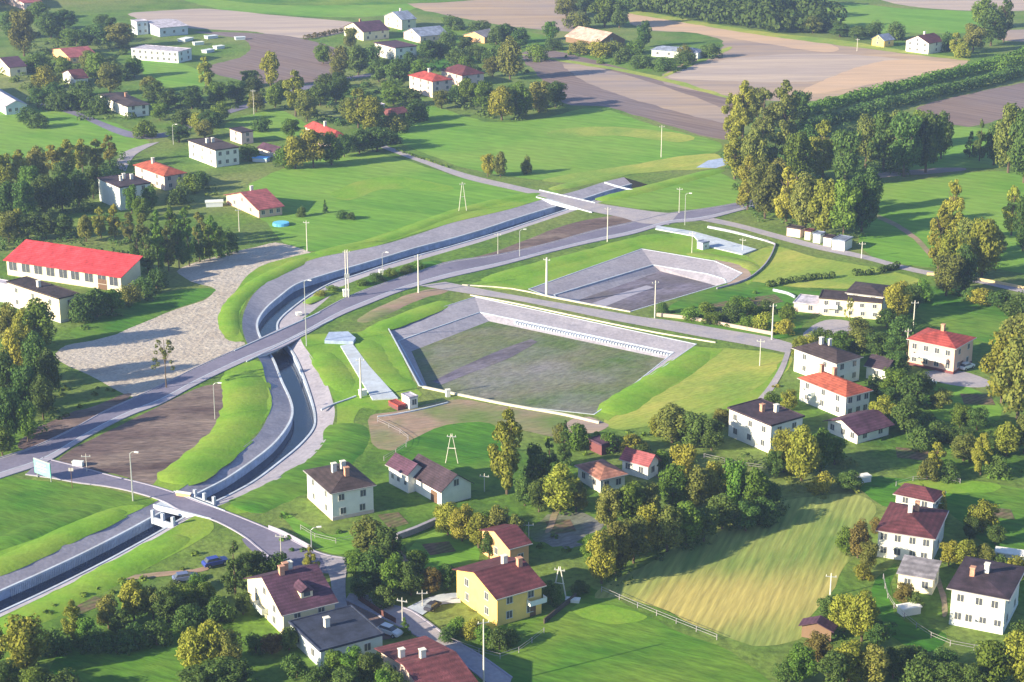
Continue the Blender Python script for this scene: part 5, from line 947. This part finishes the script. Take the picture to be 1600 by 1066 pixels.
def wood(poly_rows, hh, code, label):
    r = random.Random(5); vs_ = []; fs = []; c = G(*poly_rows[0][0])
    for row in poly_rows:
        P = resample(lineG(row, 4), 46)
        for p in P:
            p = p + Vector((r.uniform(-5, 5), r.uniform(-5, 5), 0)); H = hh * r.uniform(.75, 1.25); w_ = r.uniform(4, 6)
            for _ in range(120):
                d = Vector((r.gauss(0, 1), r.gauss(0, 1), r.gauss(.2, 1))).normalized(); q = Vector((p.x-c.x + d.x*w_, p.y-c.y + d.y*w_, max(.3, H*.55 + d.z*H*.45)))
                nrm = (d + Vector((r.uniform(-.7, .7), r.uniform(-.7, .7), r.uniform(-.3, .8)))).normalized(); a = nrm.orthogonal().normalized(); b = nrm.cross(a); s = r.uniform(.6, 1.1); a, b = a*s, b*s
                n = len(vs_); vs_ += [q-a-b*.5, q+a*.3-b, q+a+b*.4, q-a*.2+b]; fs.append((n, n+1, n+2, n+3))
    o = mobj('far_wood', vs_, fs, LEAF[code]); o.location = c; return tag(o, label, 'wood', kind='stuff')
wood([[(985,16),(1060,27),(1150,40),(1240,52),(1298,44)], [(985,4),(1080,14),(1180,26),(1290,28)], [(1000,-8),(1100,-2),(1200,8),(1285,12)]], 11, 'd', 'dark far wood at the top above the stubble fields')
wood([[(-30,20),(0,4),(120,-4),(250,-8)], [(-30,-8),(200,-20)]], 9, 'o', 'far tree line along the top left edge')

def undergrowth(px, code, label, hh=1.6, dens=14.0, leaf=.32):
    dens *= 1.5; hh *= .85
    r = random.Random(int(px[0][0]*7 + px[0][1])); P = [G(x, y) for x, y in px]; c = P[0].copy(); x0, x1 = min(p.x for p in P), max(p.x for p in P); y0, y1 = min(p.y for p in P), max(p.y for p in P)
    n = int((x1-x0)*(y1-y0)/dens); vs_ = []; fs = []
    for _ in range(n):
        x, y = r.uniform(x0, x1), r.uniform(y0, y1)
        if not in_poly(x, y, P) or noise.noise(Vector((x*.12, y*.12, 2))) < -.12 or any(in_poly(x, y, H) for H in HOLES): continue
        H = hh * r.uniform(.5, 1.3); w_ = H * r.uniform(.7, 1.3)
        for _ in range(int(18 + 16*H)):
            d = Vector((r.gauss(0, 1), r.gauss(0, 1), abs(r.gauss(.2, 1)))).normalized(); q = Vector((x-c.x + d.x*w_, y-c.y + d.y*w_, max(.05, d.z*H)))
            nrm = (d + Vector((r.uniform(-.7, .7), r.uniform(-.7, .7), r.uniform(-.3, .8)))).normalized(); a = nrm.orthogonal().normalized(); b = nrm.cross(a); an = r.uniform(0, 6.28); s = leaf * r.uniform(.6, 1.3)
            a, b = (a*math.cos(an) + b*math.sin(an))*s, (b*math.cos(an) - a*math.sin(an))*s*.8
            m = len(vs_); vs_ += [q-a-b*.5, q+a*.3-b, q+a+b*.4, q-a*.2+b]; fs.append((m, m+1, m+2, m+3))
    o = mobj('undergrowth', vs_, fs, LEAF[code]); o.location = c; return tag(o, label, 'undergrowth', kind='stuff')
U = undergrowth
U([(-20,300),(60,282),(160,262),(200,240),(225,270),(150,300),(150,330),(200,345),(190,372),(60,385),(-20,395)], 'd', 'dark undergrowth filling the left wood', 2.6)
U([(120,385),(200,375),(345,385),(365,400),(300,420),(240,440),(215,420),(130,400)], 'd', 'undergrowth among the young tree belt', 2.2)
U([(105,512),(130,498),(220,458),(250,450),(262,440),(240,470),(180,500),(120,520)], 'd', 'scrub beside the cream block with brown roof', 1.8)
U([(-20,540),(60,550),(100,600),(95,650),(40,690),(-20,715)], 'd', 'dark scrub in the stand at the left edge', 2.4)
U([(90,600),(130,585),(190,612),(110,650),(60,670)], 'm', 'low green scrub left of the gravel yard', .7, 10, .3)
U([(1120,220),(1260,190),(1400,200),(1480,240),(1420,275),(1300,300),(1360,365),(1300,378),(1180,345),(1140,290)], 'd', 'dark undergrowth beneath the big crossroads grove', 3.0)
U([(1450,380),(1510,370),(1560,410),(1530,450),(1510,468),(1460,465)], 'd', 'undergrowth below the pale poplar stand', 2.0)
U([(1020,690),(1130,680),(1210,740),(1240,780),(1210,820),(1120,850),(1040,872),(950,915),(915,890),(930,820),(1000,790)], 'd', 'undergrowth filling the long tree belt by the hay field', 2.6)
U([(800,740),(870,720),(900,735),(910,800),(850,815),(810,800)], 'd', 'dark undergrowth left of the orange bungalow', 2.0)
U([(680,820),(760,810),(820,850),(770,875),(700,850)], 'y', 'golden shrubs above the yellow house', 2.4)
U([(550,870),(620,860),(700,900),(710,930),(650,948),(570,935),(545,905)], 'd', 'undergrowth in the dark orchard', 2.2)
U([(60,1000),(180,960),(280,930),(350,920),(380,960),(330,985),(250,1010),(100,1040)], 'd', 'dark scrub of the bottom left thicket', 2.2)
U([(-20,1030),(60,1040),(100,1080),(280,1060),(400,1050),(420,1090),(-20,1100)], 'd', 'dark scrub along the bottom left edge', 1.8)
U([(0,995),(60,960),(200,900),(300,850),(340,870),(280,925),(180,955),(60,1010)], 'm', 'rough tall grass and low scrub below the channel bank', .8, 14, .3)
U([(1230,1000),(1300,960),(1370,950),(1420,1010),(1500,1020),(1600,1010),(1620,1090),(1230,1090)], 'd', 'dark undergrowth at the bottom right', 2.2)
U([(1330,860),(1365,820),(1370,900),(1400,930),(1345,920)], 'm', 'shrubs left of the white double house', 1.8)
U([(1400,900),(1480,885),(1600,895),(1600,915),(1490,905)], 'm', 'shrubs between the white houses at the lower right', 1.6)
U([(1380,610),(1440,590),(1460,640),(1440,690),(1370,680),(1365,640)], 'd', 'dark shrubs right of the orange-red roof', 2.2)
U([(1440,680),(1600,650),(1600,770),(1520,755),(1440,765)], 'm', 'garden shrubs below the pink house with red roof', 1.7, 22)
U([(1240,530),(1290,530),(1400,500),(1450,510),(1410,560),(1330,555),(1250,560)], 'm', 'garden shrubs below the long cream house', 1.6)
U([(1040,492),(1080,470),(1150,455),(1250,465),(1240,500),(1200,518),(1110,508)], 'm', 'vegetable beds and shrubs right of the small basin', .9, 9, .28)
U([(1190,730),(1320,715),(1350,770),(1260,780),(1200,765)], 'o', 'scrub below the leftmost flat roofed house', 1.8)
U([(1100,650),(1180,620),(1215,600),(1215,640),(1140,668)], 'y', 'golden weeds at the edge of the dry field', .9, 10, .28)
U([(830,690),(960,672),(1030,680),(1030,712),(970,705),(880,715)], 'm', 'green weeds behind the maroon shed', 1.0, 10, .3)
U([(30,60),(180,40),(200,80),(150,130),(60,150),(0,130)], 'd', 'bushes between the far left gardens', 3.0, 30, .5)
U([(60,160),(160,170),(280,150),(400,120),(420,150),(300,200),(230,190),(150,190),(70,185)], 'd', 'bushes along the village street', 2.6, 26, .45)
U([(430,165),(530,120),(660,130),(640,200),(600,240),(540,240),(560,200),(480,190)], 'd', 'bushes around the glowing red hipped roof', 2.6, 26, .45)
U([(640,90),(800,80),(830,120),(760,110),(700,125),(640,125)], 'd', 'bushes in the far village gardens', 2.4, 30, .45)
U([(700,150),(880,160),(870,178),(790,192),(720,170)], 'd', 'undergrowth of the copse above the bright meadow', 2.6, 20, .45)
U([(860,84),(1000,92),(1120,90),(1060,115),(1000,108),(900,95)], 'm', 'bushes of the far garden island', 1.8, 24, .4)
U([(190,290),(320,280),(350,300),(300,330),(200,345)], 'm', 'garden shrubs around the tall white flat roofed house', 1.6, 18)
U([(440,800),(500,820),(600,840),(680,820),(560,870),(490,880),(430,870)], 'm', 'garden plants below the white cube house', .9, 16, .28)
U([(740,760),(830,800),(920,830),(880,870),(820,850),(740,800)], 'm', 'weeds and plants in the gardens above the yellow house', 1.0, 14, .3)

# ---------------------------------------------------------------- haze
hz = MB().box(-2600, 2600, -300, 3600, -6, 165).build('haze', None); hz.data.materials.clear()
tag(hz, 'thin bluish evening haze over the valley', 'haze', kind='stuff')
hm = bpy.data.materials.new('haze_air'); hm.use_nodes = True; t = hm.node_tree; t.nodes.clear()
out = t.nodes.new('ShaderNodeOutputMaterial'); pv = t.nodes.new('ShaderNodeVolumePrincipled'); pv.inputs['Color'].default_value = (.42, .58, 1.0, 1); pv.inputs['Density'].default_value = 0.00014; pv.inputs['Anisotropy'].default_value = 0.1
t.links.new(pv.outputs[0], out.inputs['Volume']); hz.data.materials.append(hm)
print('trees', ntree[0], 'objects', len(bpy.data.objects))
